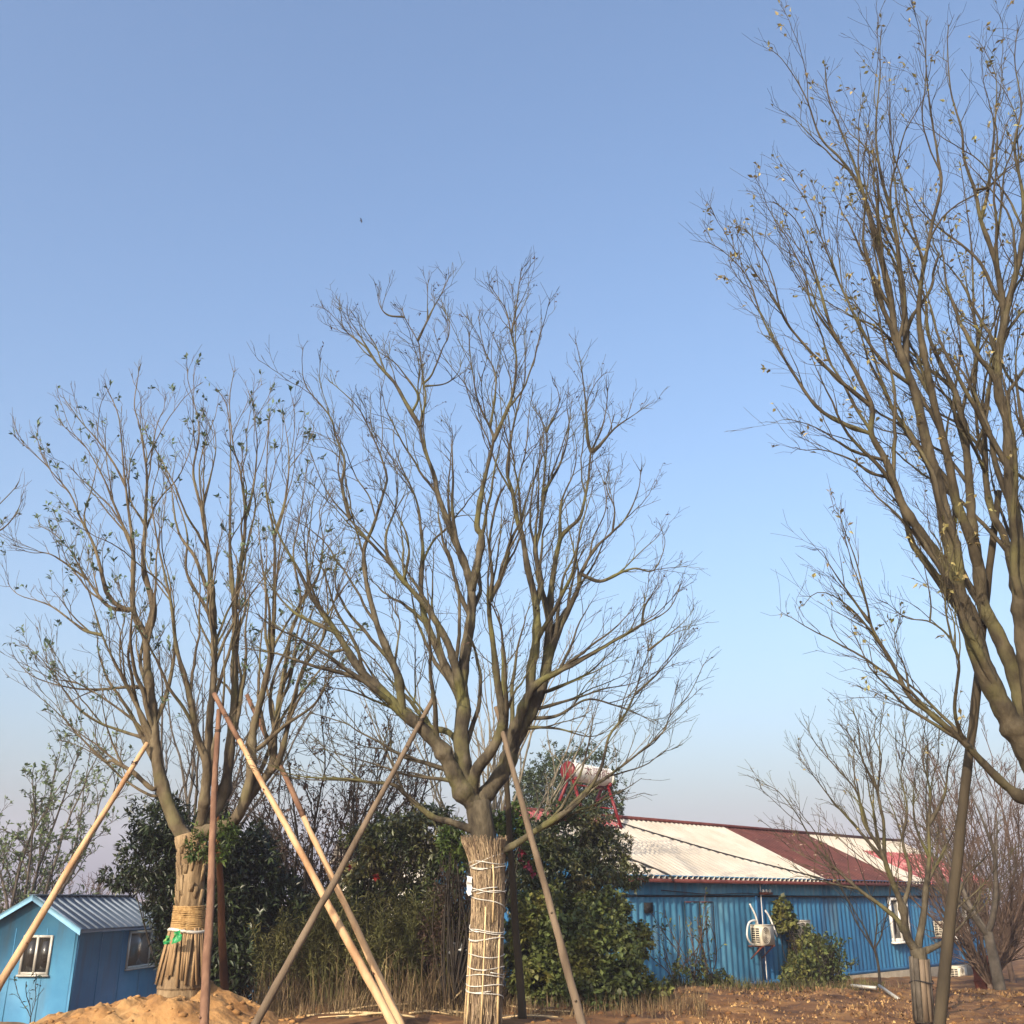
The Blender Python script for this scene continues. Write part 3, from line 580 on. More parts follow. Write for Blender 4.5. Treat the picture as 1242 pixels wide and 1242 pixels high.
traced_tree('edge_tree', 'bare tree past the left picture edge with two thin boughs reaching in', 14.0, [(-190, 1275, 20), (-185, 1100, 18), (-170, 950, 16), (-165, 880, 15)], [([(-165, 880), (-130, 800), (-80, 720), (-40, 650), (0, 610), (20, 590), (36, 572)], 9, 1, -.2), ([(-60, 690), (-25, 655), (4, 640), (20, 620), (30, 596)], 4, .8, .3), ([(-165, 880), (-190, 780), (-230, 680), (-250, 560)], 9, 1, .2), ([(-168, 890), (-150, 780), (-160, 660), (-140, 540), (-150, 430)], 10, 1, .3), ([(-80, 720), (-70, 620), (-80, 520), (-60, 450)], 5, 1, -.3)], 52, M['bark_l'], M['bark_l'], l1=(.25, .7), l1sp=.3, extra=0)

# ------------------------------------------------------------------ wraps round the trunks
def on_trunk(T, py, D):                   # trunk centre and radius at a photo height
    zz = at(T[0, 0] * 0 + 600, py, D)[2]; k = int(np.argmin(abs(T[:, 2] - zz))); return T[k, :3], T[k, 3]
def sheath(T, z0, z1, add, rng, n=24, jag=0.0):
    zs = np.linspace(z0, z1, 26); b = MB(); P = []; R = []
    for z in zs:
        k = int(np.argmin(abs(T[:, 2] - z))); P.append([T[k, 0], T[k, 1], z]); R.append(T[k, 3] + add * (1 + 0.18 * rng.rand()))
    b.tube(P, R, n, cap=True); return b
rng = np.random.RandomState(31)
def trunk_at(T, z):
    return np.array([np.interp(z, T[:, 2], T[:, 0]), np.interp(z, T[:, 2], T[:, 1])]), float(np.interp(z, T[:, 2], T[:, 3]))
# middle tree: straw, split sticks, twine
zb = 0.0; zt = at(592, 1022, 15)[2]
wrap = sheath(c_T, zb, zt - 0.12, 0.035, rng).build('straw_wrap', M['straw_core'], c_tree, True)
b = MB()
for _ in range(2300):
    a = rng.rand() * 2 * math.pi; z0 = zb + (zt - zb) * rng.rand(); ln = rng.uniform(0.25, 0.7); z1 = min(z0 + ln, zt + 0.10 * rng.rand())
    P = []
    for z in np.linspace(z0, z1, 4):
        c, r = trunk_at(c_T, min(z, zt)); rr = r + 0.045 + 0.03 * rng.rand() + max(0, z - zt + 0.30) * 0.22
        aa = a + rng.normal() * 0.035; P.append([c[0] + rr * math.cos(aa), c[1] + rr * math.sin(aa), z])
    b.tube(P, [0.006, 0.006, 0.005, 0.003], 3, cap=False)
tag(b.build('straw', M['straw'], wrap), kind='stuff')
for a_deg, z0, z1 in ((-150, .03, 1.05), (-96, .05, 1.5), (-42, .05, 1.15), (175, .05, 1.2), (70, .1, 1.4), (-70, 1.3, 2.1)):
    a = math.radians(a_deg); P = []
    for z in np.linspace(z0, z1, 5):
        c, r = trunk_at(c_T, z); P.append([c[0] + (r + .075) * math.cos(a), c[1] + (r + .075) * math.sin(a), z])
    MB().tube(P, 0.013 + 0.006 * rng.rand(), 6).build('split_stick', M['stick'], wrap)
def twine(T, z0, z1, turns, off, parent, rad=0.0068, ph=0.0, m='twine', name='twine'):
    n = int(28 * turns); P = []
    for k in range(n + 1):
        f = k / n; z = z0 + (z1 - z0) * f; a = ph + 2 * math.pi * turns * f; c, r = trunk_at(T, z)
        rr = r + off + 0.008 * math.sin(a * 3 + ph); P.append([c[0] + rr * math.cos(a), c[1] + rr * math.sin(a), z + 0.02 * math.sin(a * 2 + ph)])
    return MB().tube(P, rad, 5).build(name, M[m], parent, True)
def zpx(py, D=14.75): return at(590, py, D)[2]
for z0, z1, tn, ph in ((zpx(1045), zpx(1047), 1.6, 0), (zpx(1051), zpx(1053), 1.4, 2), (zpx(1076), zpx(1085), 1.3, 1), (zpx(1083), zpx(1078), 1.2, 4), (zpx(1128), zpx(1133), 2.3, 0), (zpx(1139), zpx(1140), 1.2, 3),
                      (zpx(1159), zpx(1161), 1.3, 1), (zpx(1174), zpx(1176), 1.1, 2), (zpx(1181), zpx(1185), 1.2, 5), (zpx(1194), zpx(1204), 1.3, 3.2), (zpx(1086), zpx(1130), 1.1, 3.6), (zpx(1050), zpx(1028), .6, 3.4), (zpx(1200), zpx(1218), .7, 3.3)):
    twine(c_T, z0, z1, tn, 0.085, wrap, ph=ph)
c, r = trunk_at(c_T, zpx(1075)); pl = []
for k in range(7): pl.append([c[0] - r - .10 - .02 * rng.rand(), c[1] - .12 + .03 * rng.rand(), zpx(1063) - k * .04])
b = MB(); pl = np.array(pl)
V = np.vstack([pl + [-.02, 0, 0], pl + [.05, -.03, .01 * 1], ]) + rng.normal(size=(14, 3)) * .012; n = 7
b.add(V, [[k, k + 1, n + k + 1, n + k] for k in range(n - 1)]); b.build('plastic_scrap', M['whiteplastic'], wrap)
# left tree: coir rope band, white tie, fanned slats, green plastic
zt = at(230, 1099, 15.7)[2]; zm = at(230, 1128, 15.7)[2]; zlow = at(225, 1192, 15.6)[2]
band = sheath(l_T, zm, zt, 0.012, rng).build('rope_band', M['coir'], l_tree, True)
for k in range(15):
    z = zm + (zt - zm) * (k + .5) / 15; c, r = trunk_at(l_T, z); a = np.linspace(0, 2 * math.pi, 25)
    P = np.column_stack([c[0] + (r + .022) * np.cos(a), c[1] + (r + .022) * np.sin(a), z + .006 * np.sin(a * 2 + k)])
    MB().tube(P, 0.0135, 6, cap=False).build('rope_turn', M['coir'], band, True)
twine(l_T, zm - .02, zm - .01, 2.2, 0.05, band, 0.022, m='twine', name='white_tie')
core = sheath(l_T, zlow - .1, zm, 0.005, rng).build('straw_underlay', M['straw_core'], l_tree, True)
for k in range(36):
    a = math.radians(-180 + 180 * (k + .5) / 26 if k < 26 else 8 + 172 * (k - 26) / 10) + rng.normal() * 0.05; top, rt = trunk_at(l_T, zm - .03); zl = zlow + rng.uniform(-.06, .10); bot, rb = trunk_at(l_T, zl)
    a2 = a + rng.normal() * 0.10
    p0 = np.array([top[0] + (rt + .035) * math.cos(a), top[1] + (rt + .035) * math.sin(a), zm - .02 + .05 * rng.rand()])
    p1 = np.array([bot[0] + (rb + .035) * math.cos(a2), bot[1] + (rb + .035) * math.sin(a2), zl])
    d = nrm(p1 - p0); nn = nrm(np.array([math.cos(a), math.sin(a), .2])); s = nrm(np.cross(d, nn))
    wd = rng.uniform(.010, .022)
    MB().box((p0 + p1) / 2, (p1 - p0) / 2, s * wd, np.cross(s, d) * .008).build('wood_slat', M['slat'], core)
for (px, py, s) in ((215, 1136, .07), (203, 1140, .05)):
    p = at(px, py, 15.55); n = 9; u = np.linspace(-1, 1, n); UU, VV = np.meshgrid(u, u)
    Zp = .05 * vnoise(UU * 2.2 + px, VV * 2.2, 3)
    V = np.stack([p[0] + UU * s * (.6 + .4 * (VV < 0.2)) + .02 * vnoise(UU * 3, VV * 3, 9), p[1] - Zp * 1.6, p[2] + VV * s * 1.1 + UU * s * .3 * (px > 210)], -1).reshape(-1, 3)
    i = (np.arange(n - 1)[:, None] * n + np.arange(n - 1)[None]).ravel()
    o = mk('green_plastic', V, [np.stack([i, i + 1, i + n + 1, i + n], -1)], M['greenbag'], band, True)
# bark flakes on the left tree's rough stem
for _ in range(34):
    z = at(230, rng.uniform(1020, 1098), 15.7)[2]; c, r = trunk_at(l_T, z); a = rng.uniform(-math.pi, 0.1); h = rng.uniform(.06, .16)
    nn = np.array([math.cos(a), math.sin(a), 0]); s = np.array([-math.sin(a), math.cos(a), 0])
    MB().box(np.append(c, z) + nn * (r + .004), s * rng.uniform(.015, .035), nn * .012, np.array([0, 0, h]) + nn * .02).build('bark_flake', M['bark_old'], l_tree.children[0])
# small tree: boards round the stem
b0 = sheath(s_T, s_T[0, 2], at(1115, 1165, 15.5)[2], 0.01, rng).build('board_wrap', M['bark_grey'], s_tree, True)
for k in range(11):
    a = 2 * math.pi * k / 11; z0, z1 = s_T[0, 2] + .02, at(1115, 1160 + 8 * rng.rand(), 15.5)[2]; c0, r0 = trunk_at(s_T, z0); c1, r1 = trunk_at(s_T, z1)
    p0 = np.array([c0[0] + (r0 + .02) * math.cos(a), c0[1] + (r0 + .02) * math.sin(a), z0]); p1 = np.array([c1[0] + (r1 + .02) * math.cos(a), c1[1] + (r1 + .02) * math.sin(a), z1])
    d = nrm(p1 - p0); s = nrm(np.cross(d, [math.cos(a), math.sin(a), 0])); MB().box((p0 + p1) / 2, (p1 - p0) / 2, s * .032, np.cross(s, d) * .01).build('board', M['pole_grey' if k in (8, 9) else 'bark_grey'], b0)
twine(s_T, at(1115, 1191, 15.5)[2], at(1115, 1191.5, 15.5)[2], 1.3, .05, b0, .008, m='cable', name='wire_tie')

# ------------------------------------------------------------------ wooden props
def prop(label, top, D1, foot, D0, dia, m, bark_top=0.0, lift=0.0):
    p1 = at(top[0], top[1], D1); p0 = at(foot[0], foot[1], D0); g0 = mound_z(p0[0], p0[1])
    t = (p0[2] - (g0 - 0.06)) / max(1e-3, p1[2] - p0[2]); p0 = p0 - (p1 - p0) * t          # run the foot to the soil
    root = empty('wooden_prop', p0, label, 'prop', 'wooden props holding up the trees'); rg = np.random.RandomState(int(top[0]) + 7)
    n = 26; f = np.linspace(0, 1, n); P = p0 + (p1 - p0) * f[:, None] + np.cumsum(rg.normal(size=(n, 3)) * .0035, axis=0)
    R = dia / 2 * (1.16 - .46 * f) * (1 + .035 * rg.normal(size=n))
    k = n if not bark_top else int(n * (1 - bark_top))
    MB().tube(P[:k], R[:k], 12).build('pole_shaft', M[m], root, True)
    if bark_top: MB().tube(P[k - 1:], R[k - 1:] * 1.06, 12).build('barked_end', M['pole_bark'], root, True)
    tp_ = P[-3]; A_ = np.linspace(0, 4 * math.pi, 30); MB().tube([tp_ + np.array([math.cos(t_), math.sin(t_), 0]) * (R[-3] + .007) + np.array([0, 0, .004 * t_ + .02 * math.sin(t_)]) for t_ in A_], .006, 5).build('wire_tie', M['cable'], root, True)
    for _ in range(5):
        j = rg.randint(2, n - 3); a = rg.rand() * 6.28; q = P[j] + np.array([math.cos(a), math.sin(a) - .4, 0]) * R[j] * .9
        MB().tube([q - [0, 0, .015], q + np.array([math.cos(a), math.sin(a), .3]) * .012, ], [R[j] * .32, R[j] * .18], 7).build('knot', M['pole_bark' if m == 'pole_tan' else m], root, True)
    return root
prop('peeled tan pole leaning from the left picture edge against the left tree', (180, 902), 15.75, (-33, 1250), 14.6, .10, 'pole_tan')
prop('upright brownish pole standing in front of the slat-clad trunk', (266, 862), 15.7, (246, 1262), 13.9, .105, 'pole_bark')
prop('pale peeled pole with barked top, nearer of the crossing pair', (262, 842), 15.7, (487, 1262), 14.1, .098, 'pole_tan', .12)
prop('pale peeled pole with long barked top, behind its twin', (298, 846), 16.2, (490, 1250), 15.0, .092, 'pole_tan', .38)
prop('grey weathered pole slanting across the pale pair', (526, 846), 14.7, (300, 1260), 13.8, .092, 'pole_grey')
prop('weathered grey-brown pole right of the straw-wrapped trunk, leaning outward', (600, 858), 14.6, (712, 1264), 13.9, .098, 'pole_grey')
prop('dark upright pole just behind the straw-wrapped trunk', (612, 905), 15.7, (634, 1238), 16.0, .105, 'pole_dark')
prop('reddish brown post in front of the evergreen bush, on the soil heap', (262, 905), 16.4, (273, 1208), 17.1, .11, 'pole_rust')
prop('thick dark pole leaning against the tallest tree', (1213, 600), 10.0, (1139, 1250), 9.5, .092, 'pole_dark')
# ------------------------------------------------------------------ long blue shed
WD = np.array([0.702, 0.712, 0]); WN = np.array([0.712, -0.702, 0]); ZU = np.array([0, 0, 1.0])
W0 = at(826, 1203, 28.0); ZB = W0[2]; W0 = np.array([W0[0], W0[1], 0])
def wl(px):                                # distance along the wall where a photo column meets it
    r = ray(px, 1120); k = r[0] / r[1]
    return (k * W0[1] - W0[0]) / (WD[0] - k * WD[1])
def wp(L, z, out=0.0): return W0 + WD * L + WN * out + ZU * z
def wz(px, py):
    L = wl(px); p = W0 + WD * L; return at(px, py, p[1])[2]
ZE = wz(830, 1064); ZJ = wz(830, 1086); L0, L1 = -2.4, 20.2; LJ = wl(917)
WB = 3.39; RISE = wz(1000, 1067); rp = W0 + WD * 7.4 - WN * WB; ZR = at(885, 1003.5, rp[1])[2]
shed = empty('blue_shed', wp(L0, ZB), 'long blue corrugated shed with patched cream, maroon and pink roof', 'shed')
def corr(L0, L1, z0, z1, out, per, dep, m, name, parent, half=None):
    n = int(round((L1 - L0) / per)); per = (L1 - L0) / n; prof = []
    for k in range(n):
        b_ = L0 + k * per; prof += [(b_, 0), (b_ + .28 * per, 0), (b_ + .42 * per, dep), (b_ + .82 * per, dep), (b_ + .96 * per, 0)]
    prof.append((L1, 0)); V = [wp(a, z0, out + d) for a, d in prof] + [wp(a, z1, out + d) for a, d in prof]; k = len(prof)
    return mk(name, V, [np.array([[j, j + 1, k + j + 1, k + j] for j in range(k - 1)])], m, parent)
wallA = corr(L0, LJ, ZB, ZJ, 0.02, .26, .026, M['blue_shed'], 'wall', shed); wallA['label'] = 'lighter blue container wall'
wallB = corr(LJ, L1, ZB, ZJ, 0.0, .26, .026, M['blue_deep'], 'wall', shed); wallB['label'] = 'wall further along, tree shade painted in as deeper blue'  # shade of the trees is put into this wall's colour
corr(L0, L1, ZJ + .015, ZE + .08, 0.035, .26, .03, M['blue_shed'], 'upper_wall_band', shed)
b = MB(); b.box(wp((L0 + L1) / 2, (ZB + ZE) / 2, -2 * WB / 2 - .03), WD * (L1 - L0) / 2, WN * (WB - .02), ZU * (ZE - ZB) / 2); b.build('inner_walls', M['blue_deep'], shed)
b = MB(); b.box(wp((L0 + L1) / 2, ZJ - .02, .05), WD * (L1 - L0) / 2, WN * .012, ZU * .018); b.build('drip_rail', M['dark_gap'], shed)
b = MB(); b.box(wp((L0 + L1) / 2, ZB + .03, .05), WD * (L1 - L0) / 2, WN * .02, ZU * .045); b.build('base_rail', M['blue_deep'], shed)
b = MB(); b.box(wp((wl(960) + L1) / 2, ZB - .42, .0), WD * (L1 - wl(960)) / 2, WN * .10, ZU * .40); b.build('plinth', M['concrete'], shed)
b = MB(); b.box(wp((L0 + wl(960)) / 2, ZB - .3, -.1), WD * (wl(960) - L0) / 2, WN * .08, ZU * .29); b.build('footing', M['concrete'], shed)
b = MB(); b.box(wp(LJ, (ZB + ZJ) / 2, .05), WD * .05, WN * .03, ZU * (ZJ - ZB) / 2); b.build('corner_post', M['blue_deep'], shed)
for pa in (L0 + .05, 20.15):                    # gable infill
    V = [wp(pa, ZE), wp(pa, ZE, -2 * WB), wp(pa, ZR - .06, -WB)]; mk('gable', V, [np.array([[0, 1, 2]])], M['blue_deep'], shed)
# door outline, hatch
for px0, px1, y0, y1 in ((828, 846, 1094, 1152), (846.5, 863, 1094, 1152)):
    a0, a1 = wl(px0), wl(px1); z1 = wz(px0, y0); z0 = wz(px0, y1) - .25
    d = corr(a0 + .02, a1 - .02, z0, z1, .055, .26, .03, M['blue_shed'], 'door_leaf', shed)
    for s_ in (a0, a1):
        b = MB(); b.box(wp(s_, (z0 + z1) / 2, .09), WD * .007, WN * .008, ZU * (z1 - z0) / 2); b.build('door_edge', M['dark_gap'], d)
    b = MB(); b.box(wp((a0 + a1) / 2, z1, .095), WD * (a1 - a0) / 2, WN * .010, ZU * .010); b.build('door_lintel', M['rust'], d)
b = MB(); b.box(wp(wl(785), wz(785, 1101), .05), WD * .16, WN * .03, ZU * .12); b.build('vent_hole', M['dark_gap'], shed)
# roof: front slope in four sheets, back slope, ridge cap, eave trim
OV = .32; SL = (ZR - ZE - .1) / WB
def roofpt(L, v, lift=0.0):                # v: 0 at the eave edge, 1 at the ridge
    d = OV + (-(WB) - OV) * v
    return wp(L, ZE + .10 - SL * OV * 1 + SL * (OV + WB) * v + lift, d)
def roof_sheet(L0, L1, m, v0=0.0, v1=1.0, lift=0.0, per=.23, dep=.06):
    n = max(1, int(round((L1 - L0) / per))); per = (L1 - L0) / n; prof = []
    for k in range(n): prof += [(L0 + k * per, 0), (L0 + (k + .42) * per, 0), (L0 + (k + .54) * per, dep), (L0 + (k + .80) * per, dep), (L0 + (k + .92) * per, 0)]
    prof.append((L1, 0)); k = len(prof)
    V = [roofpt(a, v0, lift + h) for a, h in prof] + [roofpt(a, v1, lift + h) for a, h in prof]
    return mk('roof_sheet', V, [np.array([[j, j + 1, k + j + 1, k + j] for j in range(k - 1)])], m, shed)
LA, LB, LC = 7.4, 12.7, 14.6
roof_sheet(L0 - .3, -1.9, M['roof_cream']); roof_sheet(-1.9, 1.2, M['roof_cream'], lift=.003); roof_sheet(1.2, 4.3, M['roof_cream']); roof_sheet(4.3, LA, M['roof_cream'], lift=.003)
roof_sheet(LA, 10.0, M['roof_red'], lift=-.002)['label'] = 'dark maroon rusted sheet'; roof_sheet(10.0, LB, M['roof_red'], lift=.002)['label'] = 'dark maroon rusted sheet'
roof_sheet(LB, LC, M['roof_cream']); roof_sheet(LC, L1 + .3, M['roof_pink'], 0, .66, .004)['label'] = 'faded pink-red sheet'; roof_sheet(LC, L1 + .3, M['roof_cream'], .64, 1.0, -.004)
roof_sheet(L0 - .3, 1.3, M['roof_pink'], .80, 1.0, .03)['label'] = 'faded pink-red strip under the water heater'
V = [wp(L0 - .3, ZR, -WB), wp(L1 + .3, ZR, -WB), wp(L1 + .3, ZE - .05, -2 * WB - OV), wp(L0 - .3, ZE - .05, -2 * WB - OV)]
mk('back_roof', V, [np.array([[0, 1, 2, 3]])], M['roof_cream'], shed)
b = MB(); c = roofpt((L0 + L1) / 2, 1.0, .05); b.box(c, WD * ((L1 - L0) / 2 + .32), WN * .13, ZU * .045); b.build('ridge_cap', M['redtrim'], shed)
b = MB(); c = roofpt((L0 + L1) / 2, 0.0, -.045); b.box(c - WN * .02, WD * ((L1 - L0) / 2 + .3), WN * .02, ZU * .045); b.build('eave_trim', M['redtrim'], shed)
b = MB(); b.box(wp((L0 + L1) / 2, ZE + .02, .13), WD * ((L1 - L0) / 2 + .25), WN * .17, ZU * .012); b.build('soffit', M['blue_deep'], shed)
# shed windows
for (x0, x1, y0, y1) in ((1078, 1100, 1088, 1141), (1149, 1172, 1088, 1138)):
    a0, a1 = wl(x0), wl(x1); z1 = wz(x0, y0); z0 = wz(x1, y1); fr = MB(); ca = (a0 + a1) / 2; cz = (z0 + z1) / 2
    for s_ in (a0 + .06, a1 - .06, ca): fr.box(wp(s_, cz, .075), WD * .055, WN * .04, ZU * (z1 - z0) / 2)
    for z in (z0 + .05, z1 - .05): fr.box(wp(ca, z, .072), WD * (a1 - a0) / 2, WN * .037, ZU * .05)
    wnd = fr.build('window', M['white'], shed)
    for s0, s1 in ((a0 + .11, ca - .05), (ca + .05, a1 - .11)):
        b = MB(); b.box(wp((s0 + s1) / 2, cz, .06), WD * (s1 - s0) / 2, WN * .006, ZU * ((z1 - z0) / 2 - .09)); b.build('pane', M['pane'], wnd)
    b = MB(); b.box(wp(ca, z0 - .03, .11), WD * ((a1 - a0) / 2 + .05), WN * .08, ZU * .03); b.build('sill', M['white'], wnd)
# cables and pipes on the shed
def line(name, pts, rad, m, label, cat, parent=None):
    P = spline(pts, .12); o = MB().tube(P, rad, 6).build(name, M[m], parent, True)
    return o if parent else tag(o, label, cat)
line('roof_cable', [roofpt(1.0, .95, .08), roofpt(2.2, .72, .075), roofpt(4.2, .38, .075), roofpt(7.0, .03, .075), roofpt(7.25, -.01, .03), wp(7.4, ZE - .15, .12)], .022, 'cable', 'long black cable running down the cream roof sheets', 'cable')
line('roof_hose', [roofpt(-2.3, .66, .08), roofpt(-1.6, .40, .075), roofpt(-.8, .1, .075), roofpt(-.62, .0, .06), wp(-.6, ZE - .1, .36)], .026, 'cable', 'short black hose hanging over the roof edge by the bushes', 'hose')
a = wl(921); line('conduit', [wp(a - .25, ZE - .03, .12), wp(a - .05, ZE - .02, .13), wp(a, ZE - .2, .12), wp(a, (ZE + ZB) / 2 - .1, .11), wp(a, ZB + .1, .10)], .014, 'white', 'thin white vertical conduit beside the cream air conditioner', 'conduit')
line('wall_wire', [wp(wl(800), ZJ + .12, .10), wp(wl(860), ZJ + .03, .11), wp(wl(905), ZJ + .06, .11), wp(wl(960), ZJ - .02, .11), wp(wl(1050), ZJ - .03, .11), wp(wl(1130), ZJ + .03, .11)], .012, 'cable', 'dark wire strung along the blue wall below the eave', 'wire')
b = MB(); b.box(wp(wl(927), ZJ + .06, .13), WD * .30, WN * .04, ZU * .03); o = b.build('wire_bracket', M['rust'], shed)
for s_ in (-.15, .02, .2):
    b = MB(); b.tube([wp(wl(927) + s_, ZJ + .09, .14), wp(wl(927) + s_, ZJ + .13, .14), wp(wl(927) + s_, ZJ + .17, .14)], [.035, .045, .02], 8); b.build('insulator', M['white'], o)
# air conditioners
def ac(label, px, py, legs, group='air conditioners on the blue shed', sx=.35, sz=.25, outd=.18, pipes=0):
    La = wl(px); zc = wz(px, py); c = wp(La, zc, outd + .16)
    root = empty('air_conditioner', c - ZU * sz, label, 'air conditioner', group)
    b = MB(); b.box(c, WD * sx, WN * .15, ZU * sz); b.build('casing', M['ac'], root)
    b = MB(); b.box(c + ZU * (sz + .008), WD * (sx + .012), WN * .162, ZU * .012); b.build('lid', M['ac'], root)
    fc = c - WD * .10 + WN * .151; A = np.linspace(0, 2 * math.pi, 33)
    gr = MB()
    for r_ in (.21, .165, .12, .075, .03): gr.tube([fc + WD * r_ * math.cos(t) + ZU * r_ * math.sin(t) + WN * .012 for t in A], .006, 5, cap=False)
    g_ = gr.build('fan_grille', M['ac'], root)
    b = MB(); k = 24; V = [fc + WN * .002] + [fc + WN * .002 + WD * .215 * math.cos(t) + ZU * .215 * math.sin(t) for t in A[:-1]]; mk('fan_opening', V, [np.array([[0, j + 1, (j + 1) % 32 + 1] for j in range(32)])], M['concrete'], g_)
    b = MB(); b.box(c - WD * (sx + .003), WD * .004, WN * .12, ZU * (sz - .05)); coil = b.build('coil', M['dark_gap'], root)
    for z in np.linspace(-sz + .06, sz - .06, 8): MB().box(c - WD * (sx + .012) + ZU * z, WD * .006, WN * .135, ZU * .008).build('coil_bar', M['ac'], coil)
    for y in (-.13, 0, .13): MB().box(c - WD * (sx + .014) + WN * y, WD * .006, WN * .008, ZU * (sz - .03)).build('coil_bar', M['ac'], coil)
    for s_ in (-.28, .28):
        if legs == 'bracket':
            b = MB(); b.box(c + WD * s_ - ZU * (sz + .02) - WN * .06, WD * .018, WN * .24, ZU * .018)
            b.tube([c + WD * s_ - ZU * (sz + .03) + WN * .12, c + WD * s_ - ZU * (sz + .34) - WN * .25], .018, 6); b.build('bracket', M['rust'], root)
        else:
            b = MB(); b.box(c + WD * s_ - ZU * (sz + .035), WD * .04, WN * .17, ZU * .035); b.build('foot', M['concrete'], root)
    for k in range(pipes):
        if k == 0: pts = [c - WD * .05 - WN * .1 + ZU * sz, c - WD * .10 - WN * .12 + ZU * (sz + .25), c - WD * .25 - WN * .18 + ZU * (sz + .55)]
        elif k == 1: pts = [c - WD * .15 - WN * .1 + ZU * (sz - .02), c - WD * .30 + ZU * (sz + .13), c - WD * .65 + ZU * (sz + .07), c - WD * .78 + ZU * (sz - .22), c - WD * .68 - ZU * (sz - .1), c - WD * .48 - ZU * sz]
        else: pts = [c + WD * .42 + ZU * (sz + .38) - WN * .12, c + WD * .55 + ZU * (sz + .2) - WN * .08, c + WD * .65 + ZU * (sz - .15), c + WD * .72 + ZU * (sz - .3)]
        MB().tube(spline(pts, .06), .026, 7).build('pipe', M['white'], root, True)
    return root
ac('cream air conditioner with white looping pipes on the lighter blue wall', 911, 1134, 'bracket', pipes=3)
ac('cream air conditioner half buried in creeper leaves', 957, 1128, 'bracket')
ac('cream air conditioner between the two white-framed windows', 1131, 1127, 'bracket')
zg = gz1(*(wp(wl(1142), 0, .5)[:2])); ac('cream air conditioner standing low by the concrete plinth', 1143, 1181, 'feet')
# solar water heater on the ridge
tc_ = at(713, 939, 30.4); TA = nrm(np.array([0.70, 0.70, -0.04])); HL = .86; TRD = .255
sh = empty('solar_water_heater', roofpt(-2.3, .9), 'solar water heater with cream drum and red stand on the shed ridge', 'water heater')
fl = np.linspace(-1, 1, 13); MB().tube([tc_ + TA * HL * f for f in fl], [TRD * (.93 if abs(f) > .99 else 1) for f in fl], 40).build('drum', M['tank'], sh, True)
drum = sh.children[0]
for s_ in (-1, 1): MB().tube([tc_ + TA * s_ * (HL - .03), tc_ + TA * s_ * (HL + .015), tc_ + TA * s_ * (HL + .05), tc_ + TA * s_ * (HL + .055)], [TRD * 1.02, TRD * 1.03, TRD * .96, .02], 36).build('end_cap', M['redsteel' if s_ < 0 else 'tank'], drum, True)
SN = nrm(np.cross(TA, ZU)); SN = SN if SN[1] < 0 else -SN; TU = nrm(np.cross(SN, TA)); TU = TU if TU[2] > 0 else -TU
MB().tube([tc_ - TA * .55 + TU * .24, tc_ - TA * .55 + TU * .36], .03, 10).build('vent_cap', M['tank'], drum, True)
MB().tube([tc_ - TA * .62 + TU * .2, tc_ - TA * .62 + TU * .62], .008, 6).build('vent_rod', M['cable'], drum, True)
cu = bpy.data.curves.new('drum_lettering', 'FONT'); cu.body = '太阳能'; cu.size = .30; cu.align_x = 'CENTER'; cu.align_y = 'CENTER'
to = bpy.data.objects.new('tmp_text', cu); COL.objects.link(to); bpy.context.view_layer.update()
tm = bpy.data.meshes.new_from_object(to.evaluated_get(bpy.context.evaluated_depsgraph_get())); bpy.data.objects.remove(to)
import bmesh
bm = bmesh.new(); bm.from_mesh(tm); bmesh.ops.triangulate(bm, faces=bm.faces[:]); bmesh.ops.subdivide_edges(bm, edges=[e for e in bm.edges if e.calc_length() > .05], cuts=2); bm.to_mesh(tm); bm.free()
for v in tm.vertices:
    a = v.co.y / TRD + .12; q = tc_ + TA * (v.co.x * 1.25 + .12) + (SN * math.cos(a) + TU * math.sin(a)) * (TRD + .004); v.co = q
tm.materials.clear(); tm.materials.append(M['redsteel']); lo = bpy.data.objects.new('lettering', tm); COL.objects.link(lo); lo.parent = drum
def bar(p, q, r, name, parent): return MB().tube([p, q], r, 6).build(name, M['redsteel'], parent, True)
for s_ in (-1, 1):
    hp = tc_ + TA * s_ * (HL - .1) - ZU * (TRD + .0)
    rz = lambda p: np.array([p[0], p[1], 0])
    f1 = hp + SN * .55; f2 = hp - SN * .75
    def drop(p):                           # set a foot on the roof
        d = np.dot(p - wp(0, 0), WN); L = np.dot(p - wp(0, 0), WD); v = (OV - d) / (OV + WB); q = roofpt(L, min(v, 1), .06)
        if v > 1: q = q + (p - q) * [1, 1, 0]; q[2] -= (v - 1) * SL * (OV + WB)
        return np.array([p[0], p[1], q[2]])
    g1, g2 = drop(f1), drop(f2)
    lg = bar(hp + SN * .1, g1, .048, 'leg', sh); bar(hp - SN * .1, g2, .048, 'leg', sh)
    bar(g1 * .55 + (hp + SN * .1) * .45, g2 * .55 + (hp - SN * .1) * .45, .02, 'brace', sh)
    MB().box(hp + ZU * .03, TA * .03, SN * .24, ZU * .05).build('saddle', M['redsteel'], sh)
    MB().box((g1 + g2) / 2 - ZU * .03, TA * .03, (g2 - g1) / 2, ZU * .02).build('floor_rail', M['redsteel'], sh)
    if s_ < 0: A0, B0 = hp + SN * .1, g1
    else: bar(A0 * .9 + B0 * .1, (hp + SN * .1) * .9 + g1 * .1, .022, 'rail', sh); bar(A0 * .3 + B0 * .7, (hp + SN * .1) * .85 + g1 * .15, .016, 'brace', sh); bar(B0, g1, .03, 'rail', sh)

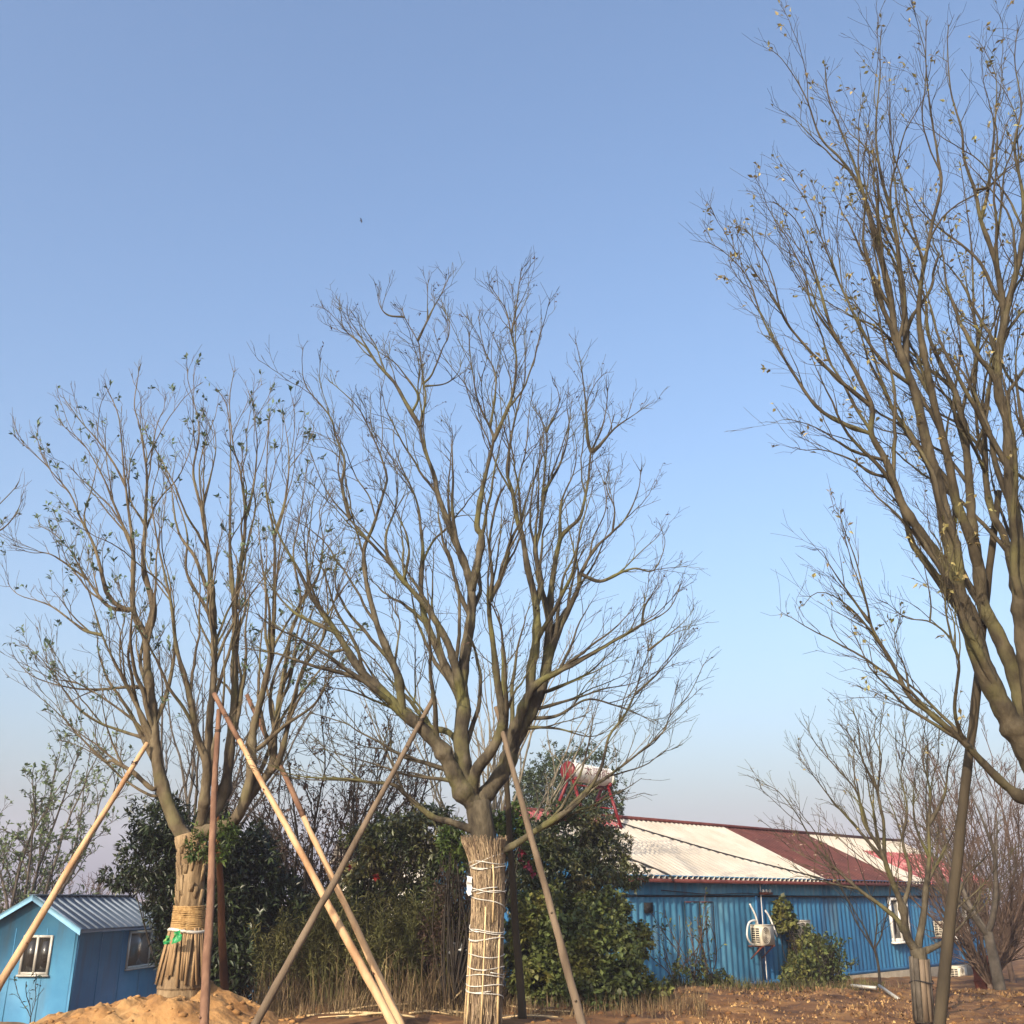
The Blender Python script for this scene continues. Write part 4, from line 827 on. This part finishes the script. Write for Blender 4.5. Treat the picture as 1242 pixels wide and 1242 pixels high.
# ------------------------------------------------------------------ blue cabin, left
CD = nrm(np.array([.10, .995, 0])); CN = np.array([CD[1], -CD[0], 0])        # along the side wall; out of it, to the right
C0 = at(96, 1126, 30.0); ZCE = C0[2]; C0 = np.array([C0[0], C0[1], 0]); CW = 2.66; CL = 5.7; ZCB = gz1(C0[0], C0[1]) - .15
ZCR = at(41, 1089, 30.0)[2]
def cp(l, o, z): return C0 + CD * l - CN * o + ZU * z       # l back along the side, o leftwards across the gable
cab = empty('blue_cabin', cp(0, 0, ZCB), 'small blue cabin with ribbed slate-blue gable roof behind the soil heap', 'cabin')
b = MB(); V = [cp(0, 0, ZCB), cp(0, CW, ZCB), cp(0, CW, ZCE), cp(0, CW / 2, ZCR - .08), cp(0, 0, ZCE)]
def plate(V, th, n, name, m, parent):
    V = np.array(V); k = len(V); VV = np.vstack([V, V + n * th]); F = [np.array([list(range(k))]), np.array([list(range(2 * k - 1, k - 1, -1))]), np.array([[j, (j + 1) % k, k + (j + 1) % k, k + j] for j in range(k)])]
    return mk(name, VV, F, m, parent)
gw = plate(V, .1, CD, 'gable_wall', M['blue'], cab); plate([v + CD * CL for v in V], .1, -CD, 'back_wall', M['blue'], cab)
sw = plate([cp(.1, 0, ZCB), cp(CL - .1, 0, ZCB), cp(CL - .1, 0, ZCE), cp(.1, 0, ZCE)], -.1, CN, 'side_wall', M['blue'], cab)
plate([cp(.1, CW, ZCB), cp(CL - .1, CW, ZCB), cp(CL - .1, CW, ZCE), cp(.1, CW, ZCE)], .1, CN, 'side_wall', M['blue'], cab)
csl = (ZCR - ZCE) / (CW / 2); co = .14; cf = .22
for sgn in (1, -1):
    def rp_(l, f, lift): # f 0 eave .. 1 ridge
        o = CW / 2 - sgn * (CW / 2 + co) * (1 - f); return cp(l, o, ZCR - csl * (CW / 2 + co) * (1 - f) + .03 + lift)
    sl_ = plate([rp_(-cf, 0, 0), rp_(CL + .1, 0, 0), rp_(CL + .1, 1, 0), rp_(-cf, 1, 0)], .03, ZU, 'roof_slope', M['roof_slate'], cab)
    for l in np.arange(-cf + .08, CL + .05, .46):
        p0, p1 = rp_(l, 0, .03), rp_(l, 1, .03); d = nrm(p1 - p0); n_ = nrm(np.cross(d, CD)); n_ = n_ if n_[2] > 0 else -n_
        Vr = [p + CD * s_ * w_ + n_ * h_ for p in (p0, p1) for s_, w_, h_ in ((-1, .04, -.005), (-1, .02, .036), (1, .02, .036), (1, .04, -.005))]
        mk('roof_rib', Vr, [np.array([[0, 1, 5, 4], [1, 2, 6, 5], [2, 3, 7, 6], [0, 3, 2, 1], [4, 5, 6, 7]])], M['rib_sunlit'], sl_)
    # barge boards at the gable
    p0, p1 = rp_(-cf - .03, -.02, .0), rp_(-cf - .03, 1, .0); plate([p0 - ZU * .10, p1 - ZU * .10, p1 + ZU * .06, p0 + ZU * .06], .04, CD, 'barge_board', M['blue_trim'], cab)
    p0, p1 = rp_(-cf, 0, -.06), rp_(CL + .1, 0, -.06); plate([p0, p1, p1 + ZU * .09, p0 + ZU * .09], .03, CN * sgn, 'eave_trim', M['roof_slate'], cab)
MB().box(cp((CL - cf) / 2, CW / 2, ZCR + .075), CD * (CL / 2 + .12), CN * .12, ZU * .02).build('ridge_cap', M['roof_slate'], cab)
plate([cp(-.012, -.012, ZCB), cp(-.012, .07, ZCB), cp(-.012, .07, ZCE), cp(-.012, -.012, ZCE)], .09, CD, 'corner_trim', M['blue'], cab)
for l_ in (1.4, 2.75, 4.1): MB().box(cp(l_, -.004, (ZCB + ZCE) / 2), CD * .012, CN * .006, ZU * (ZCE - ZCB) / 2).build('panel_seam', M['blue'], cab)
for o_ in (.88, 1.78): MB().box(cp(-.004, o_, (ZCB + ZCE) / 2), CN * .011, CD * .006, ZU * (ZCE - ZCB) / 2).build('panel_seam', M['blue'], cab)
def cabin_window(org, dx, nrm_, x0, x1, z0, z1, parent, mats, fm='alu'):
    fr = MB(); c = lambda x, z, o=.02: org + dx * x + nrm_ * o + ZU * z
    for x in (x0, x1, (x0 + x1) / 2): fr.box(c(x, (z0 + z1) / 2), dx * .032, nrm_ * .03, ZU * ((z1 - z0) / 2 + .03))
    for z in (z0, z1): fr.box(c((x0 + x1) / 2, z, .018), dx * ((x1 - x0) / 2), nrm_ * .027, ZU * .035)
    wnd = fr.build('window', M[fm], parent)
    for k, m in enumerate(mats):
        a0 = x0 + (x1 - x0) / 2 * k + .02; a1 = x0 + (x1 - x0) / 2 * (k + 1) - .02
        MB().box(c((a0 + a1) / 2, (z0 + z1) / 2, .012), dx * (a1 - a0) / 2, nrm_ * .004, ZU * (z1 - z0) / 2).build('pane', M[m], wnd)
    MB().box(c((x0 + x1) / 2, z0 - .055, .04), dx * ((x1 - x0) / 2 + .06), nrm_ * .05, ZU * .022).build('sill', M[fm], wnd)
    return wnd
def gx_of(px): r = ray(px, 1150); k = r[0] / r[1]; return (C0[0] - k * C0[1]) / (CN[0] - k * CN[1])
g0, g1 = gx_of(62), gx_of(29); cabin_window(C0.copy(), -CN, -CD, g0, g1, at(45, 1181, 30)[2], at(45, 1136, 30)[2], cab, ('pane', 'pane'))
def sl_of(px): r = ray(px, 1150); k = r[0] / r[1]; return (k * C0[1] - C0[0]) / (CD[0] - k * CD[1])
s0, s1 = sl_of(155), sl_of(204); yd = C0[1] + CD[1] * s0; cabin_window(C0.copy(), CD, CN, s0, s1, at(155, 1174, yd)[2], at(155, 1131, yd)[2], cab, ('pane_tan', 'pane'))
# second blue cabin, behind the evergreen bush
K0 = at(262, 1150, 33.0); kb = gz1(K0[0], K0[1]); KD = nrm(np.array([.96, .28, 0])); KN = np.array([KD[1], -KD[0], 0]); K0 = np.array([K0[0], K0[1], 0]); kt = at(262, 1118, 33)[2]
cab2 = empty('blue_cabin', K0 + ZU * kb, 'deep blue cabin mostly hidden behind the dark evergreen bush', 'cabin')
MB().box(K0 + KD * 1.3 - KN * 1.2 + ZU * ((kb - .2 + kt) / 2), KD * 1.7, KN * 1.2, ZU * (kt - kb + .2) / 2).build('wall', M['blue_deep'], cab2)
MB().box(K0 + KD * 1.3 - KN * 1.2 + ZU * (kt + .05), KD * 1.9, KN * 1.4, ZU * .05).build('roof', M['roof_slate'], cab2)
cabin_window(K0, KD, KN, 1.15, 1.95, at(310, 1163, 33)[2], at(310, 1142, 33)[2], cab2, ('pane', 'pane'), 'white')
# white house far behind the middle
H0 = at(440, 1120, 46.0); hb = gz1(H0[0], H0[1]); H0 = np.array([H0[0], H0[1], 0]); HX = np.array([1., .05, 0]); HN = np.array([.05, -1., 0]); ht = at(480, 1046, 46)[2]
wh = empty('white_house', H0 + ZU * hb, 'white rendered house glimpsed through the glossy shrub in the middle', 'house')
MB().box(H0 + HX * 2.0 - HN * 2.5 + ZU * ((hb - .3 + ht) / 2), HX * 3.2, HN * 2.5, ZU * (ht - hb + .3) / 2).build('wall', M['wall_white'], wh)
V = [H0 + HX * x - HN * y + ZU * z for x in (-1.5, 5.5) for y, z in ((-.4, ht - .05), (2.5, ht + 1.0), (5.4, ht - .05))]
mk('roof', V, [np.array([[0, 3, 4, 1], [1, 4, 5, 2]]), np.array([[0, 1, 2], [3, 5, 4]])], M['concrete'], wh)
for x in (.2, 2.0, 3.8): cabin_window(H0, HX, HN, x, x + .9, (hb + ht) / 2 - .3, (hb + ht) / 2 + .8, wh, ('pane', 'pane'), 'white')
# ------------------------------------------------------------------ trees behind
def gp(px, D): p = at(px, 1150, D); return np.array([p[0], p[1], gz1(p[0], p[1])])
grown_tree('slender_tree', 'pale bare tree with upright shoots behind the straw-wrapped tree', gp(596, 25), 8.3, 41, M['bark_pale'], stems=17, spread=.5, r0=.13, up=.6, levels=2, fork=.22, density=.6)
grown_tree('slender_tree', 'grey bare tree showing through the stems of the left tree', gp(232, 27), 10.2, 42, M['bark_grey'], stems=8, spread=.34, r0=.11, up=.35, levels=3, fork=.3, density=.6)
grown_tree('brown_leaved_tree', 'dark tree with sparse brown leaves behind the crossing pale poles', gp(372, 23), 6.5, 43, M['bark_dark'], stems=14, spread=.66, r0=.12, up=.28, levels=3, fork=.22, density=1.0, leaf=(M['leaf_brown'], .8, 6, .08, .3, 'l'))
grown_tree('brown_leaved_tree', 'dark sparse tree behind the slanting grey pole and glossy shrub', gp(452, 24), 6.2, 44, M['bark_dark'], stems=7, spread=.55, r0=.08, up=.3, levels=3, fork=.25, density=.8, leaf=(M['leaf_brown'], .35, 4, .07, .3, 'l'))
grown_tree('leafy_tree', 'leaning tree with small green leaves at the left picture edge', gp(8, 37), 9.6, 45, M['bark_grey'], stems=12, spread=.66, r0=.2, up=.36, levels=3, fork=.14, density=.6, lean=(1.5, 0), leaf=(M['leaf_sage'], .75, 6, .15, .1, 'l'))
grown_tree('bare_thicket_tree', 'reddish brown bare thicket behind the small blue cabin', gp(86, 46), 4.9, 46, M['bark_red'], stems=20, spread=.95, r0=.07, up=.22, levels=3, fork=.05, density=.9)
grown_tree('bare_thicket_tree', 'brown bare thicket at the far right beyond the shed end', gp(1222, 31), 7.2, 47, M['bark_red'], stems=26, spread=.55, r0=.09, up=.34, levels=3, fork=.08, density=.75)
grown_tree('bare_thicket_tree', 'dense brown brush right of the thick dark pole', gp(1195, 26), 5.0, 48, M['bark_red'], stems=24, spread=.6, r0=.08, up=.3, levels=3, fork=.06, density=.8)
grown_tree('bare_thicket_tree', 'far bare brush showing above the maroon roof sheets', gp(985, 52), 6.3, 49, M['bark_grey'], stems=9, spread=.8, r0=.08, up=.3, levels=3, fork=.1, density=.6)
grown_tree('crooked_tree', 'crooked tan tree beside the rusty barrel at the shed end', gp(1206, 22.5), 4.2, 50, M['bark_grey'], stems=4, spread=.75, r0=.12, up=.2, levels=3, fork=.26, density=.6)
grown_tree('sapling', 'thin dark sapling in front of the deeper blue wall', gp(1061, 21.5), 2.9, 51, M['bark_dark'], stems=4, spread=.42, r0=.028, up=.3, levels=1, fork=.25, density=.6)
# round evergreen behind the water heater
c0 = at(692, 965, 42.0)
rt = shrub('round_tree', 'large round dark green tree behind the solar water heater', [(c0 + [0, 0, .1], (1.95, 1.9, 1.75)), (c0 + [-1.0, 0, -.4], (1.3, 1.5, 1.5)), (c0 + [1.0, .2, -.7], (1.25, 1.4, 1.5)), (c0 + [0, 0, -2.0], (1.5, 1.4, 1.5))], 61, M['leaf_far'], 5200, .13, .06, per=7, cat='tree', stems=40, shell=.6)
# evergreen masses
P_ = lambda px, py, D: at(px, py, D)
shrub('evergreen_bush', 'dark evergreen bush behind the slat-clad trunk of the left tree', [(P_(188, 1048, 19.5), (.5, .8, .62)), (P_(195, 1000, 19.5), (.45, .7, .5)), (P_(212, 1098, 19.4), (.4, .7, .6)), (P_(158, 1068, 20.5), (.45, .5, .22)), (P_(250, 1040, 19.6), (.75, .8, .85)), (P_(250, 1110, 19.6), (.7, .8, .9)), (P_(230, 1165, 19.4), (.5, .7, .6))], 62, M['leaf_ever'], 2900, .14, .04, per=7, shell=.5)
shrub('evergreen_bush', 'tall dark evergreen right of the reddish post', [(P_(300, 1058, 20.2), (.55, .7, .75)), (P_(285, 1120, 19.8), (.6, .7, .8)), (P_(338, 1110, 20.5), (.5, .6, .6)), (P_(290, 1170, 19.3), (.45, .5, .45)), (P_(385, 1112, 21), (.5, .6, .35))], 63, M['leaf_ever'], 1900, .18, .05, per=7, shell=.45)
shrub('fern_shoots', 'fresh green sprouts growing from the fork of the left tree', [(P_(238, 1025, 15.45), (.17, .12, .2)), (P_(272, 1012, 15.5), (.25, .15, .22)), (P_(258, 1035, 15.5), (.2, .12, .14))], 64, M['leaf_fresh'], 110, .10, .03, per=7, stems=False, cat='foliage')
shrub('glossy_shrub', 'glossy-leaved shrub with red blooms left of the straw-wrapped trunk', [(P_(520, 1012, 19.5), (.62, .7, .48)), (P_(470, 1022, 19.8), (.7, .7, .5)), (P_(535, 1062, 19.4), (.42, .5, .55)), (P_(445, 1065, 20), (.5, .6, .42)), (P_(415, 1105, 19.6), (.45, .5, .35)), (P_(490, 1085, 19.6), (.45, .5, .3))], 65, M['leaf_mag'], 2300, .12, .042, per=7, shell=.45, flowers=[(P_(455, 1063, 19.2), .11, 'flower'), (P_(425, 1053, 19.2), .08, 'flower'), (P_(521, 1117, 18.6), .10, 'flower')])
shrub('bright_shrub', 'brighter green shrub close behind the straw-wrapped trunk', [(P_(552, 1025, 17.6), (.28, .3, .38)), (P_(600, 1015, 17.8), (.3, .3, .4)), (P_(628, 1000, 18), (.2, .3, .35))], 66, M['leaf_fresh'], 420, .11, .05, per=6)
shrub('brown_bush', 'brownish twiggy bush beside the straw-wrapped trunk', [(P_(548, 1098, 18), (.38, .4, .55)), (P_(530, 1140, 17.9), (.4, .4, .45))], 67, M['leaf_brown'], 900, .06, .02, per=6, stems=25, bark='bark_red', stem_r=.008)
shrub('creeper_bush', 'tall creeper-covered bush at the near end of the shed', [(P_(690, 1010, 21.5), (.8, .8, .55)), (P_(726, 1030, 22), (.55, .8, .5)), (P_(680, 1070, 20.5), (.85, .8, .75)), (P_(718, 1085, 21), (.6, .7, .7)), (P_(650, 1040, 20.5), (.4, .6, .6)), (P_(634, 1085, 20.3), (.34, .5, .7)), (P_(764, 1062, 21.5), (.3, .4, .22)), (P_(700, 985, 22), (.35, .4, .22))], 68, M['leaf_mag'], 3200, .115, .045, per=7, shell=.45, flowers=[(P_(632, 1035, 19.4), .12, 'flower_pink'), (P_(640, 1050, 19.4), .12, 'flower_pink'), (P_(646, 1060, 19.4), .10, 'flower_pink'), (P_(630, 1046, 19.4), .10, 'flower_pink')])
shrub('creeper_bush', 'low broad-leaved creeper mass at the foot of the shed corner', [(P_(726, 1160, 18.6), (.75, .7, .5)), (P_(690, 1150, 18.4), (.6, .6, .6)), (P_(752, 1195, 18.6), (.45, .5, .42)), (P_(720, 1200, 18), (.7, .5, .35)), (P_(722, 1115, 19.6), (.6, .6, .5)), (P_(655, 1120, 18.8), (.45, .5, .6)), (P_(650, 1190, 18), (.4, .4, .4)), (P_(632, 1155, 18.6), (.34, .4, .65)), (P_(785, 1205, 19), (.35, .4, .22)), (P_(775, 1140, 20), (.25, .3, .3))], 69, M['leaf_vine'], 4300, .10, .075, per=5, shell=.5, droop=.4)
shrub('wall_creeper', 'leafy creeper climbing round the buried air conditioner', [(wp(wl(940), wz(940, 1112), .3), (.32, .32, .45)), (wp(wl(957), wz(957, 1150), .5), (.55, .45, .5)), (wp(wl(945), wz(945, 1180), .6), (.6, .5, .4)), (wp(wl(975), wz(975, 1162), .5), (.4, .4, .35))], 70, M['leaf_vine'], 900, .15, .11, per=5, droop=.4)
shrub('roadside_shrub', 'loose green shrub in front of the deeper blue wall', [(P_(1000, 1160, 24), (.55, .5, .5)), (P_(985, 1180, 24), (.6, .5, .35))], 71, M['leaf_vine'], 330, .10, .05, per=5, droop=.2)
shrub('roadside_shrub', 'low loose green shrub under the shed door outline', [(P_(838, 1186, 22.5), (.45, .4, .32)), (P_(872, 1192, 22.8), (.4, .4, .24))], 72, M['leaf_vine'], 210, .09, .05, per=5, droop=.2)
for k, (px, top, lab) in enumerate(((846, 1105, 'leggy reddish sapling before the shed door'), (868, 1130, 'low reddish sapling left of the looping pipes'), (822, 1140, 'small yellowing sapling at the shed corner'))):
    grown_tree('reddish_sapling', lab, gp(px - 8, 22.5), 1.5 + .3 * (k == 0), 80 + k, M['bark_red'], stems=5, spread=.6, r0=.016, up=.25, levels=1, fork=.1, density=.55, leaf=(M['leaf_vine'], .6, 4, .09, .3, 'l'), group='saplings before the shed', cat='sapling')
grown_tree('dark_sapling', 'dark-leaved sapling before the gable of the small blue cabin', gp(50, 20.5), 1.15, 84, M['bark_dark'], stems=3, spread=.4, r0=.012, up=.2, levels=1, fork=.2, density=.4, leaf=(M['leaf_ever'], .7, 4, .10, .3, 'l'), cat='sapling')

# ------------------------------------------------------------------ weeds, dry grass, sticks
def blades(name, n, region, hmin, hmax, wdt, m, seed, label, bend=.35, cat='weeds'):
    rg = np.random.RandomState(seed); x, y, sc = region(rg, n); z = gz(x, y); k = len(x)
    h = rg.uniform(hmin, hmax, k) * sc; a = rg.rand(k) * 6.283; d = np.stack([np.cos(a), np.sin(a), 0 * a], -1); s = np.stack([-np.sin(a), np.cos(a), 0 * a], -1)
    B = np.stack([x, y, z - .03], -1); bd = (bend * rg.rand(k) ** 1.5)[:, None]; wv = (wdt * rg.uniform(.6, 1.5, k))[:, None]
    ll = (rg.rand(k) ** 2 * .5)[:, None]; P1 = B + ZU * h[:, None] * .5 + d * h[:, None] * (bd * .25 + ll * .5); P2 = B + ZU * (h[:, None] * (1 - .4 * bd)) + d * h[:, None] * (bd + ll)
    V = np.stack([B - s * wv, B + s * wv, P1 - s * wv * .8, P1 + s * wv * .8, P2], 1).reshape(-1, 3); o = 5 * np.arange(k)[:, None]
    return tag(mk(name, V, [np.hstack([o, o + 1, o + 3, o + 2]), np.hstack([o + 2, o + 3, o + 4])], m), label, cat, kind='stuff')
def reg_px(x0, x1, D0, D1, ramp=None):
    def f(rg, n):
        D = rg.uniform(D0, D1, n); px = rg.uniform(x0, x1, n); x = (px - 621) / 1328 * D
        cl = vnoise(x * 1.3, D * 1.3, 77); k = cl > rg.rand(n) * .75; sc = .55 + .8 * vnoise(x * .9 + 9, D * .9, 78)
        return x[k], D[k], sc[k]
    return f
blades('dry_stalks', 3600, reg_px(318, 610, 17.0, 19.8), .3, 1.35, .005, M['straw_weed'], 91, 'dry upright weed stalks between the left and middle trees', .8)
blades('dry_grass', 6500, reg_px(330, 850, 16.2, 18.8), .06, .42, .0045, M['straw_weed'], 92, 'short dry grass in front of the weeds', .7)
blades('wall_grass', 2600, reg_px(790, 1110, 20.5, 26.5), .05, .27, .006, M['straw_weed'], 93, 'dry grass along the foot of the blue shed', .7)
blades('green_grass', 4200, reg_px(800, 1060, 21, 26.5), .06, .34, .007, M['weed'], 94, 'green grass tufts along the foot of the blue shed', .7)
blades('leaf_litter', 9000, reg_px(790, 1262, 15.0, 22), .02, .10, .02, M['litter'], 95, 'brown leaf litter over the soil on the right', 1.0, 'litter')
def feathery(name, n, lab, x0, x1, D0, D1, seed, h0, h1, m):
    rg = np.random.RandomState(seed); C = []; Dv = []; b = MB()
    for _ in range(n):
        D = rg.uniform(D0, D1); px = rg.uniform(x0, x1); x = (px - 621) / 1328 * D; z = gz1(x, D); h = rg.uniform(h0, h1); ln = rg.normal(size=2) * .12 * h
        P = spline([[x, D, z - .03], [x + ln[0] * .4, D + ln[1] * .4, z + h * .5], [x + ln[0], D + ln[1], z + h]], .2); b.tube(P, np.linspace(.007, .003, len(P)), 3, cap=False)
        for f in np.linspace(.42, 1, 22):
            q = P[0] * 0 + np.array([np.interp(f, np.linspace(0, 1, len(P)), P[:, k]) for k in range(3)])
            for _ in range(3): v = nrm(rg.normal(size=3) + [0, 0, .5]); C.append(q + v * .04 * rg.rand()); Dv.append(v)
    V, F = leaves(C, Dv, .13 * (.5 + rg.rand(len(C))), .018, rg)
    b.add(V, None, F); return tag(b.build(name, m), lab, 'weeds', kind='stuff')
feathery('feathery_weeds', 420, 'feathery green weeds behind the crossing pale poles', 385, 572, 17.6, 20.5, 96, .8, 1.75, M['weed'])
feathery('tall_weeds', 120, 'dull green tall weeds beside the slanting grey pole', 320, 400, 18.5, 20.5, 97, .7, 1.5, M['weed'])
rg = np.random.RandomState(98)
for k in range(18):                          # cut sticks and bamboo lying about
    px = rg.uniform(400, 745); D = rg.uniform(15.9, 17.6); x = (px - 621) / 1328 * D; a = rg.normal() * .35 + (0 if rg.rand() < .7 else .8); ln = rg.uniform(.4, 1.3)
    pts = [np.array([x + t * ln * math.cos(a), D + t * ln * math.sin(a) * .6, 0]) for t in (-.5, 0, .5)]
    for q in pts: q[2] = gz1(q[0], q[1]) + .02
    pts[2][2] += rg.rand() ** 2 * .35 * (rg.rand() < .4); pts[1][2] += .02
    side = 'left' if px < 590 else 'right'
    tag(MB().tube(spline(pts, .1), [.013 * rg.uniform(.6, 1.3)] * len(spline(pts, .1)), 5).build('cut_stick', M['stick' if k % 3 else 'pole_grey'], None, True), 'dry cut stick lying in the grass %s of the straw-wrapped trunk' % side, 'stick', 'cut sticks lying %s of the straw-wrapped trunk' % side)
# white pipe in two lengths, barrel, bricks, bag, bird
def gpt(px, py, D, dz=.0): p = at(px, py, D); p[2] = gz1(p[0], p[1]) + dz; return p
tag(MB().tube([gpt(1032, 1190, 21.4, .06), gpt(1062, 1191, 21.0, .07)], .032, 10).build('white_pipe', M['alu'], None, True), 'white pipe lying level on the soil before the shed', 'pipe', 'white pipes on the soil')
tag(MB().tube([gpt(1066, 1194, 20.9, .12), gpt(1089, 1204, 19.3, .05)], .028, 10).build('white_pipe', M['alu'], None, True), 'white pipe slanting towards the boarded tree trunk', 'pipe', 'white pipes on the soil')
bp = gpt(1195, 1180, 27.0); bar_o = empty('rusty_barrel', bp, 'rusty red barrel beside the crooked tree at the shed end', 'barrel'); f = np.linspace(0, 1, 11)
MB().tube([bp + ZU * .85 * q for q in f], [.27 + (.015 if k in (0, 3, 7, 10) else 0) for k in range(11)], 24).build('drum', M['rust'], bar_o, True)
for q in (.02, .29, .57, .84):
    A = np.linspace(0, 2 * math.pi, 33); MB().tube([bp + ZU * q + np.array([math.cos(t), math.sin(t), 0]) * .285 for t in A], .014, 6, cap=False).build('hoop', M['rust'], bar_o, True)
for k, (px, py, rot, lab) in enumerate(((6, 1238, .2, 'orange brick lying flat at the lower left corner'), (17, 1236, 1.0, 'orange brick tilted beside the flat one at the lower left corner'), (-4, 1240, .6, 'broken orange brick half cut by the left picture edge'))):
    p = at(px, py, 17.2); p[2] = gz1(p[0], p[1]) + .05; c_, s_ = math.cos(rot), math.sin(rot)
    bm = bmesh.new(); bmesh.ops.create_cube(bm, size=1); bmesh.ops.scale(bm, vec=(.24, .115, .06), verts=bm.verts); bmesh.ops.bevel(bm, geom=bm.edges[:], offset=.006, segments=1, affect='EDGES')
    me = bpy.data.meshes.new('brick'); bm.to_mesh(me); bm.free(); me.materials.append(M['brick']); o = bpy.data.objects.new('brick', me); COL.objects.link(o); o.location = p; o.rotation_euler = (.1 * k, .15 * (k == 1), rot); tag(o, lab, 'brick', 'bricks at the lower left')
p = at(555, 1153, 17.6); rg = np.random.RandomState(3); n = 8; A, B_ = np.meshgrid(np.linspace(-1, 1, n), np.linspace(-1, 1, n))
V = np.stack([p[0] + A * .10 + .03 * rg.normal(size=A.shape), p[1] + .06 * rg.normal(size=A.shape), p[2] + B_ * .12 * (1 - .4 * abs(A)) + .02 * rg.normal(size=A.shape)], -1).reshape(-1, 3)
i = (np.arange(n - 1)[:, None] * n + np.arange(n - 1)[None]).ravel(); tag(mk('plastic_bag', V, [np.stack([i, i + 1, i + n + 1, i + n], -1)], M['whiteplastic'], None, True), 'crumpled white plastic bag caught in the weeds', 'bag')
p = at(438, 268, 70.0); bd = empty('bird', p, 'tiny dark bird high in the open sky', 'bird'); f = np.linspace(-1, 1, 9)
MB().tube([p + np.array([.14 * q, 0, -.02 * q]) for q in f], [.004 + .035 * math.cos(q * 1.45) for q in f], 8).build('body', M['bark_dark'], bd, True)
for s_ in (-1, 1):
    V = [p + np.array([x, s_ * y, z]) for x, y, z in ((-.05, .02, .0), (.06, .02, .01), (.05, .17, .08), (-.03, .16, .08), (.0, .32, .05), (-.06, .30, .05))]
    mk('wing', V + [v + np.array([0, 0, .008]) for v in V], [np.array([[0, 1, 2, 3], [3, 2, 4, 5], [6, 9, 8, 7], [9, 11, 10, 8]])], M['bark_dark'], bd)

# ------------------------------------------------------------------ smoggy air
hz = MB().box((0, 0, 27), (900, 0, 0), (0, 900, 0), (0, 0, 31)).build('haze', None)
hm = bpy.data.materials.new('haze'); hm.use_nodes = True; nt = hm.node_tree; nt.nodes.remove(nt.nodes['Principled BSDF'])
pv = nt.nodes.new('ShaderNodeVolumePrincipled'); pv.inputs['Color'].default_value = (.80, .80, 1.0, 1); pv.inputs['Density'].default_value = 0.0008; pv.inputs['Anisotropy'].default_value = 0.0
nt.links.new(pv.outputs[0], nt.nodes['Material Output'].inputs['Volume']); hz.data.materials.append(hm); hz['kind'] = 'stuff'; tag(hz, 'pale smoggy air fading the far brush and horizon', 'haze')
